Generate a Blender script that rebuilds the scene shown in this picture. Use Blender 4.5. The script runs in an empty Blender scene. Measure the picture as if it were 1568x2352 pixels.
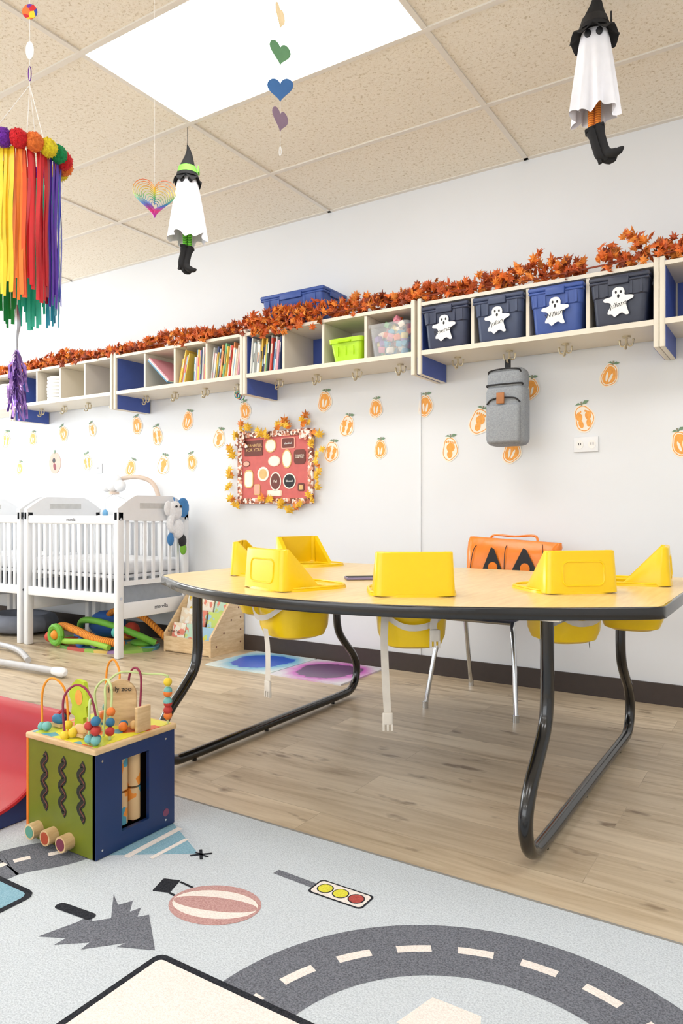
import bpy, math, random
from mathutils import Matrix, Vector
random.seed(7)
R=math.radians
scn=bpy.context.scene
# ------------------------------------------------------------------ materials
def lin(c):
    c=c/255.0
    return c/12.92 if c<=.04045 else ((c+.055)/1.055)**2.4
def C(r,g,b): return (lin(r),lin(g),lin(b),1)
_m={}
def mat(name,col,rough=.5,metal=0,var=.06,scale=30,bump=0,spec=.5,alpha=1,emit=None,es=0,coat=0):
    if name in _m: return _m[name]
    m=bpy.data.materials.new(name); m.use_nodes=True
    nt=m.node_tree; b=nt.nodes['Principled BSDF']
    b.inputs['Roughness'].default_value=rough; b.inputs['Metallic'].default_value=metal
    b.inputs['Specular IOR Level'].default_value=spec
    if coat: b.inputs['Coat Weight'].default_value=coat
    tc=nt.nodes.new('ShaderNodeTexCoord'); nz=nt.nodes.new('ShaderNodeTexNoise'); nz.inputs['Scale'].default_value=scale
    nz.inputs['Detail'].default_value=4
    nt.links.new(tc.outputs['Object'],nz.inputs['Vector'])
    rp=nt.nodes.new('ShaderNodeValToRGB')
    rp.color_ramp.elements[0].position=.3; rp.color_ramp.elements[1].position=.7
    rp.color_ramp.elements[0].color=tuple(x*(1-var) for x in col[:3])+(1,)
    rp.color_ramp.elements[1].color=tuple(min(1,x*(1+var)) for x in col[:3])+(1,)
    nt.links.new(nz.outputs['Fac'],rp.inputs['Fac']); nt.links.new(rp.outputs['Color'],b.inputs['Base Color'])
    if bump:
        bp=nt.nodes.new('ShaderNodeBump'); bp.inputs['Strength'].default_value=bump; bp.inputs['Distance'].default_value=.01
        nt.links.new(nz.outputs['Fac'],bp.inputs['Height']); nt.links.new(bp.outputs['Normal'],b.inputs['Normal'])
    if alpha<1: b.inputs['Alpha'].default_value=alpha
    if emit: b.inputs['Emission Color'].default_value=emit; b.inputs['Emission Strength'].default_value=es
    _m[name]=m; return m
class NT:
    def __init__(s,name):
        s.m=bpy.data.materials.new(name); s.m.use_nodes=True; s.t=s.m.node_tree; s.b=s.t.nodes['Principled BSDF']
    def n(s,k,**a):
        x=s.t.nodes.new(k)
        for q,v in a.items():
            if q.startswith('_'): x.inputs[q[1:].replace('_',' ')].default_value=v
            else: setattr(x,q,v)
        return x
    def l(s,a,b): s.t.links.new(a,b)
    def ramp(s,src,stops):
        r=s.n('ShaderNodeValToRGB'); e=r.color_ramp.elements
        e[0].position,e[0].color=stops[0]; e[1].position,e[1].color=stops[-1]
        for p,c in stops[1:-1]:
            k=e.new(p); k.color=c
        s.l(src,r.inputs['Fac']); return r.outputs['Color']
    def mix(s,a,b,f,mode='MIX'):
        x=s.n('ShaderNodeMix',data_type='RGBA',blend_type=mode)
        if isinstance(f,float): x.inputs[0].default_value=f
        else: s.l(f,x.inputs[0])
        for i,v in ((6,a),(7,b)):
            if isinstance(v,tuple): x.inputs[i].default_value=v
            else: s.l(v,x.inputs[i])
        return x.outputs[2]
def floor_mat():
    k=NT('oak_vinyl_plank'); tc=k.n('ShaderNodeTexCoord').outputs['Object']
    br=k.n('ShaderNodeTexBrick',offset=.37,offset_frequency=2); k.l(tc,br.inputs['Vector'])
    for a,v in (('Scale',1),('Brick Width',1.22),('Row Height',.18),('Mortar Size',.0012),('Mortar Smooth',.3),('Bias',0)): br.inputs[a].default_value=v
    br.inputs['Color1'].default_value=(0,0,0,1); br.inputs['Color2'].default_value=(1,1,1,1); br.inputs['Mortar'].default_value=(.5,.5,.5,1)
    sc=k.n('ShaderNodeVectorMath',operation='SCALE'); sc.inputs['Scale'].default_value=7; k.l(br.outputs['Color'],sc.inputs[0])
    ad=k.n('ShaderNodeVectorMath',operation='ADD'); k.l(tc,ad.inputs[0]); k.l(sc.outputs[0],ad.inputs[1])
    mp=k.n('ShaderNodeMapping'); mp.inputs['Scale'].default_value=(1.3,13,1); k.l(ad.outputs[0],mp.inputs['Vector'])
    nz=k.n('ShaderNodeTexNoise',_Scale=1.6,_Detail=8,_Roughness=.6,_Distortion=.6); k.l(mp.outputs[0],nz.inputs['Vector'])
    grain=k.ramp(nz.outputs['Fac'],[(.28,C(166,146,118)),(.42,C(196,178,151)),(.56,C(213,197,172)),(.75,C(225,211,188))])
    tone=k.ramp(br.outputs['Color'],[(0,C(226,222,216)),(.5,C(242,239,234)),(1,C(254,252,249))])
    c=k.mix(grain,tone,1.0,'MULTIPLY')
    mp2=k.n('ShaderNodeMapping'); mp2.inputs['Scale'].default_value=(3.6,9,1); k.l(ad.outputs[0],mp2.inputs['Vector'])
    n2=k.n('ShaderNodeTexNoise',_Scale=1.7,_Detail=3,_Roughness=.5); k.l(mp2.outputs[0],n2.inputs['Vector'])
    kn=k.ramp(n2.outputs['Fac'],[(.63,(0,0,0,1)),(.74,(.9,.9,.9,1))])
    c=k.mix(c,C(114,92,68),kn)
    mo=k.n('ShaderNodeMath',operation='MULTIPLY'); mo.inputs[1].default_value=.4; k.l(br.outputs['Fac'],mo.inputs[0])
    c=k.mix(c,C(126,106,82),mo.outputs[0]); k.l(c,k.b.inputs['Base Color'])
    k.b.inputs['Roughness'].default_value=.36; k.b.inputs['Specular IOR Level'].default_value=.45
    bp=k.n('ShaderNodeBump',_Strength=.12,_Distance=.003); k.l(nz.outputs['Fac'],bp.inputs['Height']); k.l(bp.outputs[0],k.b.inputs['Normal'])
    return k.m
def ceil_mat():
    k=NT('acoustic_ceiling_tile'); tc=k.n('ShaderNodeTexCoord').outputs['Object']
    v=k.n('ShaderNodeTexNoise',_Scale=75,_Detail=3,_Roughness=.6,_Distortion=.6); k.l(tc,v.inputs['Vector'])
    c1=k.ramp(v.outputs['Fac'],[(.33,C(208,196,172)),(.42,C(238,230,214)),(.7,C(244,238,225))])
    v2=k.n('ShaderNodeTexVoronoi',_Scale=130); k.l(tc,v2.inputs['Vector'])
    sp=k.ramp(v2.outputs['Distance'],[(.1,(1,1,1,1)),(.22,(0,0,0,1))])
    c=k.mix(c1,C(204,190,164),sp); k.l(c,k.b.inputs['Base Color']); k.b.inputs['Roughness'].default_value=.95
    bp=k.n('ShaderNodeBump',_Strength=.3,_Distance=.004); k.l(v.outputs['Fac'],bp.inputs['Height']); k.l(bp.outputs[0],k.b.inputs['Normal'])
    return k.m
def rug_mat(name,a,b):
    k=NT(name); tc=k.n('ShaderNodeTexCoord').outputs['Object']
    v=k.n('ShaderNodeTexNoise',_Scale=260,_Detail=3,_Roughness=.7); k.l(tc,v.inputs['Vector'])
    k.l(k.ramp(v.outputs['Fac'],[(.35,a),(.6,b)]),k.b.inputs['Base Color']); k.b.inputs['Roughness'].default_value=.97
    k.b.inputs['Specular IOR Level'].default_value=.1
    bp=k.n('ShaderNodeBump',_Strength=.5,_Distance=.004); k.l(v.outputs['Fac'],bp.inputs['Height']); k.l(bp.outputs[0],k.b.inputs['Normal'])
    return k.m
def grain_mat(name,a,b,sc=(3,40,3),rough=.35):
    k=NT(name); tc=k.n('ShaderNodeTexCoord').outputs['Object']
    mp=k.n('ShaderNodeMapping'); mp.inputs['Scale'].default_value=sc; k.l(tc,mp.inputs['Vector'])
    v=k.n('ShaderNodeTexNoise',_Scale=2,_Detail=6,_Roughness=.6); k.l(mp.outputs[0],v.inputs['Vector'])
    k.l(k.ramp(v.outputs['Fac'],[(.35,a),(.65,b)]),k.b.inputs['Base Color']); k.b.inputs['Roughness'].default_value=rough
    return k.m
def stripes_mat(name,a,b,scale=60,axis=2):
    k=NT(name); tc=k.n('ShaderNodeTexCoord').outputs['Object']
    w=k.n('ShaderNodeTexWave',bands_direction='XYZ'[axis],_Scale=scale); k.l(tc,w.inputs['Vector'])
    k.l(k.ramp(w.outputs['Fac'],[(.45,a),(.55,b)]),k.b.inputs['Base Color']); k.b.inputs['Roughness'].default_value=.8
    return k.m
def patch_mat(name,cols,scale=20,rough=.6):
    k=NT(name); tc=k.n('ShaderNodeTexCoord').outputs['Object']
    v=k.n('ShaderNodeTexVoronoi',_Scale=scale); k.l(tc,v.inputs['Vector'])
    sp=k.n('ShaderNodeSeparateColor'); k.l(v.outputs['Color'],sp.inputs[0])
    r=k.n('ShaderNodeValToRGB'); r.color_ramp.interpolation='CONSTANT'; e=r.color_ramp.elements
    e[0].position=0; e[0].color=cols[0]; e[1].position=1/len(cols); e[1].color=cols[1]
    for i in range(2,len(cols)): q=e.new(i/len(cols)); q.color=cols[i]
    k.l(sp.outputs[0],r.inputs['Fac']); k.l(r.outputs['Color'],k.b.inputs['Base Color']); k.b.inputs['Roughness'].default_value=rough
    return k.m
def rainbow_mat(name,axis='Z',lo=-.07,hi=.07,metal=.6):
    k=NT(name); tc=k.n('ShaderNodeTexCoord').outputs['Object']
    s=k.n('ShaderNodeSeparateXYZ'); k.l(tc,s.inputs[0])
    m=k.n('ShaderNodeMapRange'); m.inputs['From Min'].default_value=lo; m.inputs['From Max'].default_value=hi; k.l(s.outputs[axis],m.inputs['Value'])
    k.l(k.ramp(m.outputs[0],[(0,C(150,60,190)),(.2,C(225,70,140)),(.35,C(70,130,220)),(.5,C(90,190,130)),(.65,C(235,215,70)),(.82,C(240,150,60)),(1,C(220,70,60))]),k.b.inputs['Base Color'])
    k.b.inputs['Metallic'].default_value=metal; k.b.inputs['Roughness'].default_value=.35
    return k.m
def splat_mat(name,cx,cy,r,inner,mid,outer):
    k=NT(name); tc=k.n('ShaderNodeTexCoord').outputs['Object']
    nz=k.n('ShaderNodeTexNoise',_Scale=9,_Detail=5); k.l(tc,nz.inputs['Vector'])
    mx=k.mix(tc,nz.outputs['Color'],.12)
    d=k.n('ShaderNodeVectorMath',operation='DISTANCE'); k.l(mx,d.inputs[0]); d.inputs[1].default_value=(cx*.88+.06,cy*.88+.06,.06)
    k.l(k.ramp(d.outputs['Value'],[(r*.52,inner),(r*.56,mid),(r*.85,outer)]),k.b.inputs['Base Color']); k.b.inputs['Roughness'].default_value=.25
    return k.m
M_wall=mat('wall_paint',C(231,234,238),.75,var=.01,scale=3)
M_floor=floor_mat(); M_ceil=ceil_mat()
M_grid=mat('tbar',C(230,225,216),.6,var=.02)
M_base=mat('baseboard_vinyl',C(62,52,48),.5)
M_cream=mat('shelf_laminate',C(228,220,204),.45,var=.02,scale=5)
M_sblue=mat('shelf_blue',C(66,90,170),.5,var=.03)
M_white=mat('white_paint',C(238,240,243),.4,var=.01)
M_black=mat('black_tube',C(16,16,18),.22,coat=.4,var=.02)
M_yel=mat('yellow_plastic',C(248,208,14),.28,var=.01)
M_chrome=mat('chrome',C(205,207,210),.15,1,var=.02)
M_strap=mat('strap_webbing',C(216,208,196),.6)
M_navy=mat('tote_navy',C(50,58,84),.4); M_slate=mat('tote_slate',C(58,70,100),.4); M_royal=mat('tote_blue',C(56,84,158),.38); M_chc=mat('tote_charcoal',C(52,58,76),.4)
M_dk=mat('ink_black',C(28,28,32),.6); M_paper=mat('paper_white',C(244,244,242),.7,var=.01)
M_or=mat('orange_paint',C(250,168,74),.6,var=.14,scale=60); M_cr=mat('cutout_paper',C(248,240,226),.8,var=.02)
M_green=mat('leaf_green',C(120,150,120),.7)
M_leaf=[mat('leaf_a',C(214,104,34),.55,var=.3,scale=25),mat('leaf_b',C(184,78,26),.55,var=.3,scale=25),mat('leaf_c',C(228,134,48),.55,var=.3,scale=25),mat('leaf_d',C(138,58,28),.6,var=.3,scale=25)]
M_yleaf=mat('leaf_yellow',C(246,192,60),.6,var=.2,scale=25)
M_wood=grain_mat('toy_wood',C(200,164,118),C(226,196,150),(6,6,30),.5)
M_pine=grain_mat('pine',C(214,182,136),C(234,208,168),(6,6,30),.5)
# ------------------------------------------------------------------ mesh builder
def MX(loc=(0,0,0),rz=0,rx=0,ry=0,s=1):
    return Matrix.Translation(loc)@Matrix.Rotation(R(rz),4,'Z')@Matrix.Rotation(R(rx),4,'X')@Matrix.Rotation(R(ry),4,'Y')@Matrix.Scale(s,4)
class MB:
    def __init__(s,M=None): s.v=[];s.f=[];s.mi=[];s.mats=[];s.M=M or Matrix.Identity(4)
    def add(s,vs,fs,m,M=None):
        X=s.M@M if M is not None else s.M
        o=len(s.v); s.v+= [X@Vector(p) for p in vs]
        if m not in s.mats: s.mats.append(m)
        i=s.mats.index(m)
        for f in fs: s.f.append([o+k for k in f]); s.mi.append(i)
    def box(s,c,d,m,M=None,b=0,taper=1.0):
        x,y,z=d[0]/2,d[1]/2,d[2]/2
        if b<=0:
            t=taper
            vs=[(-x*t,-y*t,-z),(x*t,-y*t,-z),(x*t,y*t,-z),(-x*t,y*t,-z),(-x,-y,z),(x,-y,z),(x,y,z),(-x,y,z)]
            vs=[(a+c[0],e+c[1],g+c[2]) for a,e,g in vs]
            s.add(vs,[(0,3,2,1),(4,5,6,7),(0,1,5,4),(1,2,6,5),(2,3,7,6),(3,0,4,7)],m,M)
        else:
            b=min(b,x*.95,y*.95,z*.95)
            rr=[( -z+b*(1-math.cos(k*math.pi/6)), b*(1-math.sin(k*math.pi/6))) for k in range(4)]
            full=rr+[(-zz,ins) for zz,ins in reversed(rr)]
            R_=[]
            for zz,ins in full:
                t=1-(1-taper)*(z-zz)/(2*z)
                R_.append([(px+c[0],py+c[1],zz+c[2]) for px,py in rrect(2*(x-ins)*t,2*(y-ins)*t,max(b-ins,.0003),3)])
            s.loft(R_,m,M=M)
    def loft(s,rings,m,c0=True,c1=True,M=None,closed=True):
        n=len(rings[0]); vs=[p for r in rings for p in r]; fs=[]
        for i in range(len(rings)-1):
            for j in range(n if closed else n-1):
                k=(j+1)%n; fs.append((i*n+j,i*n+k,(i+1)*n+k,(i+1)*n+j))
        if c0: fs.append(tuple(reversed(range(n))))
        if c1: fs.append(tuple(range((len(rings)-1)*n,len(rings)*n)))
        s.add(vs,fs,m,M)
    def tube(s,pts,r,m,seg=10,closed=False,M=None):
        P=[Vector(p) for p in pts]; n=len(P); rad=r if isinstance(r,(list,tuple)) else [r]*n
        T=[]
        for i in range(n):
            a=P[(i-1)%n] if (closed or i>0) else P[i]; b=P[(i+1)%n] if (closed or i<n-1) else P[i]
            T.append((b-a).normalized())
        u=T[0].orthogonal().normalized(); rings=[]
        for i in range(n):
            u=(u-T[i]*u.dot(T[i])).normalized(); w=T[i].cross(u)
            rings.append([tuple(P[i]+(u*math.cos(2*math.pi*j/seg)+w*math.sin(2*math.pi*j/seg))*rad[i]) for j in range(seg)])
        if closed: rings.append(rings[0])
        s.loft(rings,m,not closed,not closed,M)
    def cyl(s,a,b,r,m,seg=16,M=None,r2=None): s.tube([a,b],[r,r if r2 is None else r2],m,seg,M=M)
    def sph(s,c,r,m,sc=(1,1,1),seg=14,M=None):
        rg=[]
        for i in range(1,seg//2):
            a=math.pi*i/(seg//2)
            rg.append([(c[0]+r*sc[0]*math.sin(a)*math.cos(2*math.pi*j/seg),c[1]+r*sc[1]*math.sin(a)*math.sin(2*math.pi*j/seg),c[2]-r*sc[2]*math.cos(a)) for j in range(seg)])
        n=seg; vs=[p for q in rg for p in q]+[(c[0],c[1],c[2]-r*sc[2]),(c[0],c[1],c[2]+r*sc[2])]; fs=[]
        for i in range(len(rg)-1):
            for j in range(n): k=(j+1)%n; fs.append((i*n+j,i*n+k,(i+1)*n+k,(i+1)*n+j))
        b=len(vs)-2
        for j in range(n):
            k=(j+1)%n; fs.append((b,k,j)); fs.append((b+1,(len(rg)-1)*n+j,(len(rg)-1)*n+k))
        s.add(vs,fs,m,M)
    def prism(s,p2,a,b,m,plane='XY',M=None):
        if plane=='XY': f=lambda p,h:(p[0],p[1],h)
        elif plane=='XZ': f=lambda p,h:(p[0],h,p[1])
        else: f=lambda p,h:(h,p[0],p[1])
        s.loft([[f(p,a) for p in p2],[f(p,b) for p in p2]],m,M=M)
    def flat(s,p2,h,m,plane='XZ',M=None):
        if plane=='XY': f=lambda p:(p[0],p[1],h)
        elif plane=='XZ': f=lambda p:(p[0],h,p[1])
        else: f=lambda p:(h,p[0],p[1])
        s.add([f(p) for p in p2],[tuple(range(len(p2)))],m,M)
    def band(s,path,w,h,m,M=None,plane='XY'):
        L=[];Q=[]
        n=len(path)
        for i,p in enumerate(path):
            a=path[max(i-1,0)]; b=path[min(i+1,n-1)]; dx,dy=b[0]-a[0],b[1]-a[1]; l=math.hypot(dx,dy) or 1
            ox,oy=-dy/l*w/2,dx/l*w/2; L.append((p[0]+ox,p[1]+oy)); Q.append((p[0]-ox,p[1]-oy))
        f={'XY':lambda p:(p[0],p[1],h),'XZ':lambda p:(p[0],h,p[1]),'YZ':lambda p:(h,p[0],p[1])}[plane]
        s.add([f(p) for p in L+Q],[(n+i,n+i+1,i+1,i) for i in range(n-1)],m,M)
    def rib(s,pts,wv,m,M=None):
        wv=Vector(wv); P=[Vector(p) for p in pts]; n=len(P)
        s.add([tuple(p-wv/2) for p in P]+[tuple(p+wv/2) for p in P],[(i,i+1,n+i+1,n+i) for i in range(n-1)],m,M)
    def obj(s,name,ang=38,origin=None):
        xs=[p.x for p in s.v];ys=[p.y for p in s.v];zs=[p.z for p in s.v]
        o=Vector(((min(xs)+max(xs))/2,(min(ys)+max(ys))/2,min(zs))) if origin is None else Vector(origin)
        me=bpy.data.meshes.new(name); me.from_pydata([tuple(p-o) for p in s.v],[],s.f)
        for m in s.mats: me.materials.append(m)
        me.polygons.foreach_set('material_index',s.mi); me.polygons.foreach_set('use_smooth',[True]*len(s.f))
        me.update()
        try: me.set_sharp_from_angle(angle=R(ang))
        except Exception: pass
        ob=bpy.data.objects.new(name,me); ob.location=o; scn.collection.objects.link(ob); return ob
def rrect(w,h,r,n=4,cx=0,cy=0):
    r=min(r,w/2-1e-5,h/2-1e-5); P=[]
    for sx,sy,a0 in ((1,1,0),(-1,1,90),(-1,-1,180),(1,-1,270)):
        for k in range(n+1):
            a=R(a0+90*k/n); P.append((cx+sx*(w/2-r)+r*math.cos(a),cy+sy*(h/2-r)+r*math.sin(a)))
    return P
def ell(cx,cy,rx,ry,rot=0,n=20):
    c,s_=math.cos(R(rot)),math.sin(R(rot)); P=[]
    for i in range(n):
        a=2*math.pi*i/n; x,y=rx*math.cos(a),ry*math.sin(a); P.append((cx+x*c-y*s_,cy+x*s_+y*c))
    return P
def cr(pts,n=6,closed=False):
    P=[Vector(p) for p in pts]; N=len(P); out=[]
    rng=N if closed else N-1
    for i in range(rng):
        if closed: p0,p1,p2,p3=P[(i-1)%N],P[i],P[(i+1)%N],P[(i+2)%N]
        else: p0,p1,p2,p3=P[max(i-1,0)],P[i],P[i+1],P[min(i+2,N-1)]
        for k in range(n):
            t=k/n; out.append(tuple(.5*((2*p1)+(p2-p0)*t+(2*p0-5*p1+4*p2-p3)*t*t+(3*p1-p0-3*p2+p3)*t**3)))
    if not closed: out.append(tuple(P[-1]))
    return out
def parent(ch,pa):
    ch.parent=pa; ch.location=Vector(ch.location)-Vector(pa.location)
def text(body,loc,size,m,pa,rot=(90,0,0),ext=.0006,name='lettering',align='CENTER'):
    cu=bpy.data.curves.new(name,'FONT'); cu.body=body; cu.size=size; cu.extrude=ext; cu.align_x=align; cu.align_y='CENTER'
    cu.materials.append(m); o=bpy.data.objects.new(name,cu); o.location=loc; o.rotation_euler=[R(a) for a in rot]
    scn.collection.objects.link(o); parent(o,pa); return o
def heart(s=1,n=36):
    P=[]
    for i in range(n):
        t=2*math.pi*i/n
        P.append((s*16*math.sin(t)**3/32,s*(13*math.cos(t)-5*math.cos(2*t)-2*math.cos(3*t)-math.cos(4*t)+2)/32))
    return P
# ------------------------------------------------------------------ room shell
XL,XR,YF,YB,ZC=-7.2,2.6,-3.6,3.67,2.735
b=MB(); b.box(((XL+XR)/2,(YF+YB)/2,-.05),(XR-XL+.2,YB-YF+.2,.1),M_floor); b.obj('floor',origin=(0,0,0))
b=MB(); b.box(((XL+XR)/2,YB+.05,ZC/2),(XR-XL+.2,.1,ZC),M_wall); b.obj('wall_back')
b=MB(); b.box((XR+.05,(YF+YB)/2,ZC/2),(.1,YB-YF,ZC),M_wall); b.obj('wall_right')
WN=[1]
def wall_holes(name,axis,pos,a0,a1,holes,z0,z1):
    b=MB(); c=a0
    def put(s0,s1,zz0,zz1):
        if axis=='x': b.box((pos,(s0+s1)/2,(zz0+zz1)/2),(.1,s1-s0,zz1-zz0),M_wall)
        else: b.box(((s0+s1)/2,pos,(zz0+zz1)/2),(s1-s0,.1,zz1-zz0),M_wall)
    put(a0,a1,0,z0); put(a0,a1,z1,ZC)
    for h0,h1 in holes: put(c,h0,z0,z1); c=h1
    put(c,a1,z0,z1); b.obj(name)
    for i,(h0,h1) in enumerate(holes):
        w=MB()
        def bar(s0,s1,zz0,zz1):
            if axis=='x': w.box((pos,(s0+s1)/2,(zz0+zz1)/2),(.06,s1-s0,zz1-zz0),M_white)
            else: w.box(((s0+s1)/2,pos,(zz0+zz1)/2),(s1-s0,.06,zz1-zz0),M_white)
        bar(h0,h1,z0,z0+.05); bar(h0,h1,z1-.05,z1); bar(h0,h0+.05,z0,z1); bar(h1-.05,h1,z0,z1); bar((h0+h1)/2-.025,(h0+h1)/2+.025,z0,z1)
        w.obj('window_%d'%(WN[0])); WN[0]+=1
wall_holes('wall_left','x',XL-.05,YF,YB,[(-2.6,-.4),(.6,3.2)],.75,2.35)
wall_holes('wall_front','y',YF-.05,XL,XR,[(-6.2,-3.6),(-2.8,-.2),(.3,2.2)],.75,2.35)  # unseen windows in this wall are added to let sky light in
b=MB(); b.box(((XL+XR)/2,(YF+YB)/2,ZC+.05),(XR-XL+.2,YB-YF+.2,.1),M_ceil)
x=-2.42-1.22*3
while x<XR:
    b.box((x,(YF+YB)/2,ZC-.003),(.024,YB-YF,.006),M_grid); x+=1.22
y=3.085
while y>YF:
    b.box(((XL+XR)/2,y,ZC-.0035),(XR-XL,.024,.007),M_grid); y-=.61
b.box(((XL+XR)/2,YB-.012,ZC-.003),(XR-XL,.024,.006),M_grid)
b.obj('ceiling',origin=(0,0,ZC))
M_em=mat('light_diffuser',C(255,255,255),.5,emit=(1,.99,.98,1),es=7.7)
for px in (-2.42-2.44,-2.42,-2.42+2.44):  # all but the panel in view are unseen, added to light the room
    for py in (1.865,1.865-2.44,1.865-4.88):
        b=MB(); b.box((px+.61,py+.305,ZC-.004),(1.19,.58,.006),M_em); b.obj('ceiling_light_panel')
b=MB(); b.box(((XL+XR)/2,YB-.006,.05),(XR-XL,.012,.1),M_base); b.obj('baseboard_back')
b=MB(); b.box((XL+.006,(YF+YB)/2,.05),(.012,YB-YF-.04,.1),M_base); b.obj('baseboard_left')
b=MB(); b.box((-1.81,YB-.003,.84),(.012,.006,1.48),M_wall,b=.0025); b.obj('trim_cable_cover')
# ------------------------------------------------------------------ rug
RB=rug_mat('rug_pile',C(180,188,196),C(210,217,223)); RG=rug_mat('rug_grey',C(84,87,95),C(126,129,138)); RK=rug_mat('rug_black',C(30,32,38),C(54,56,62))
RW=rug_mat('rug_white',C(224,216,210),C(242,234,228)); RP=rug_mat('rug_pink',C(174,130,128),C(200,162,158)); RT=rug_mat('rug_teal',C(118,160,180),C(146,184,200))
RY=rug_mat('rug_yellow',C(208,200,56),C(228,222,82)); RR=rug_mat('rug_red',C(160,68,64),C(188,92,84)); RE=mat('rug_binding',C(140,138,134),.9)
b=MB(); b.box((-.9,.45,.004),(4.2,2.38,.008),RB); b.box((-.9,1.642,.004),(4.2,.008,.0085),RE)
Z=.0084
ring=[]
n=96
for i in range(n+1):
    a=2*math.pi*i/n; ring.append((-.43+.42*math.cos(a),.985+.42*math.sin(a)))
b.band(ring,.17,Z,RG)
for k in range(21):
    a0=R(90.7)+2*math.pi*k/21-.085
    b.band([(-.43+.42*math.cos(a0+j*.0425),.985+.42*math.sin(a0+j*.0425)) for j in range(5)],.022,Z+.0004,RW)
b.prism(rrect(.56,.5,.02,3,-.82,.79),Z,Z+.0006,RK); b.prism(rrect(.53,.47,.012,3,-.82,.79),Z,Z+.001,RW)
b.flat([(-.80,.60),(-.62,.60),(-.62,.8),(-.71,.9),(-.80,.8)],Z+.0014,RP,'XY')
lp=cr([(-1.72,.4,0),(-1.715,1.0,0),(-1.70,1.12,0),(-1.64,1.22,0),(-1.62,1.36,0),(-1.62,1.5,0)],8); lp=[(p[0],p[1]) for p in lp]
b.band(lp,.16,Z,RG)
for s0 in range(3,len(lp)-3,6): b.band(lp[s0:s0+4],.02,Z+.0004,RW)
b.prism(rrect(.34,.5,.03,3,-1.68,.795),Z+.001,Z+.0014,RK); b.prism(rrect(.31,.47,.02,3,-1.68,.795),Z+.001,Z+.0018,RT)
b.flat([(-1.335,1.055),(-1.31,1.04),(-1.285,1.07),(-1.36,1.14),(-1.315,1.115),(-1.30,1.145),(-1.27,1.11),(-1.262,1.135),(-1.24,1.105),(-1.225,1.125),(-1.115,1.04),(-1.19,1.005),(-1.185,1.025),(-1.245,.96),(-1.25,.985),(-1.305,.94),(-1.305,.968),(-1.36,.94),(-1.335,1.02)],Z,RG,'XY')
b.flat(rrect(.115,.026,.012,4),Z+.0008,RK,'XY',M=MX((-1.375,1.045,0),5))
bx,by=-1.13,1.235
b.prism(ell(bx,by,.108,.082,20,36),Z,Z+.0004,RP)
for q in ((-1,.35),(1,.35)):
    P=[]
    for i in range(13):
        a=math.pi*(-.5+i/12); P.append((.102*math.sin(a),q[0]*.058*math.cos(a)))
    for i in range(13):
        a=math.pi*(.5-i/12); P.append((.102*math.sin(a),q[0]*.028*math.cos(a)))
    b.flat(P,Z+.0006,RW,'XY',M=MX((bx,by,0),20))
b.flat(rrect(.045,.06,.004),Z,RK,'XY',M=MX((-1.285,1.235,0),20))
b.band([(-1.27,1.265),(-1.225,1.262)],.007,Z,RK); b.band([(-1.255,1.215),(-1.222,1.212)],.007,Z,RK)
b.band([(-1.105,1.43),(-.98,1.425)],.022,Z,RG)
b.prism(rrect(.15,.066,.012,4,-.912,1.427),Z,Z+.0004,RK); b.prism(rrect(.14,.056,.01,4,-.912,1.427),Z,Z+.0007,RW)
for i,m in enumerate((RY,RY,RR)):
    b.prism(ell(-.955+i*.043,1.427,.0205,.0205,0,20),Z,Z+.001,RK); b.prism(ell(-.955+i*.043,1.427,.0175,.0175,0,20),Z,Z+.0013,m)
b.flat([(-1.53,1.26),(-1.54,1.50),(-1.335,1.395)],Z,RT,'XY')
b.band([(-1.48,1.28),(-1.485,1.48)],.02,Z+.0004,RW); b.band([(-1.42,1.31),(-1.42,1.44)],.014,Z+.0004,RW)
b.band([(-1.345,1.375),(-1.305,1.415)],.008,Z+.0006,RK); b.band([(-1.345,1.415),(-1.305,1.375)],.008,Z+.0006,RK); b.band([(-1.345,1.395),(-1.30,1.395)],.006,Z+.0006,RK)
b.flat([(-.60,1.12),(-.575,1.215),(-.48,1.215),(-.45,1.13)],Z,RW,'XY')
b.obj('road_play_rug',origin=(0,0,0))
# ------------------------------------------------------------------ table
TZ=.66
def tab(ins):
    xl,xr=-2.105+ins,-.30-ins; cx=-1.21; n=40
    def fy(x): return 1.635+ins+.385*((x-cx)/.91)**2
    pts=[]
    for i in range(n+1):
        x=xl+.09+(xr-.03-xl-.09)*i/n; pts.append((x,fy(x)))
    yr=fy(xr-.03); yl=fy(xl+.09)
    pts+=[(xr-.008,yr+.018),(xr,yr+.045)]
    for i in range(7):
        a=R(i*15); pts.append((xr-.06+.06*math.cos(a),2.95-ins-.06+.06*math.sin(a)))
    for i in range(7):
        a=R(90+i*15); pts.append((xl+.12+.12*math.cos(a),2.95-ins-.12+.12*math.sin(a)))
    pts+= [(xl,yl+.11),(xl+.012,yl+.06),(xl+.045,yl+.022)]
    return pts
seats=[((-1.895,2.19),58),((-2.035,2.78),112),((-1.432,1.782),20),((-.935,1.86),-33),((-.548,2.20),-44),((-.375,2.66),-97)]
def seatM(P,phi):
    a=R(phi); return MX((P[0]+.12*math.sin(a),P[1]+.12*math.cos(a),TZ),-phi)
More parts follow.
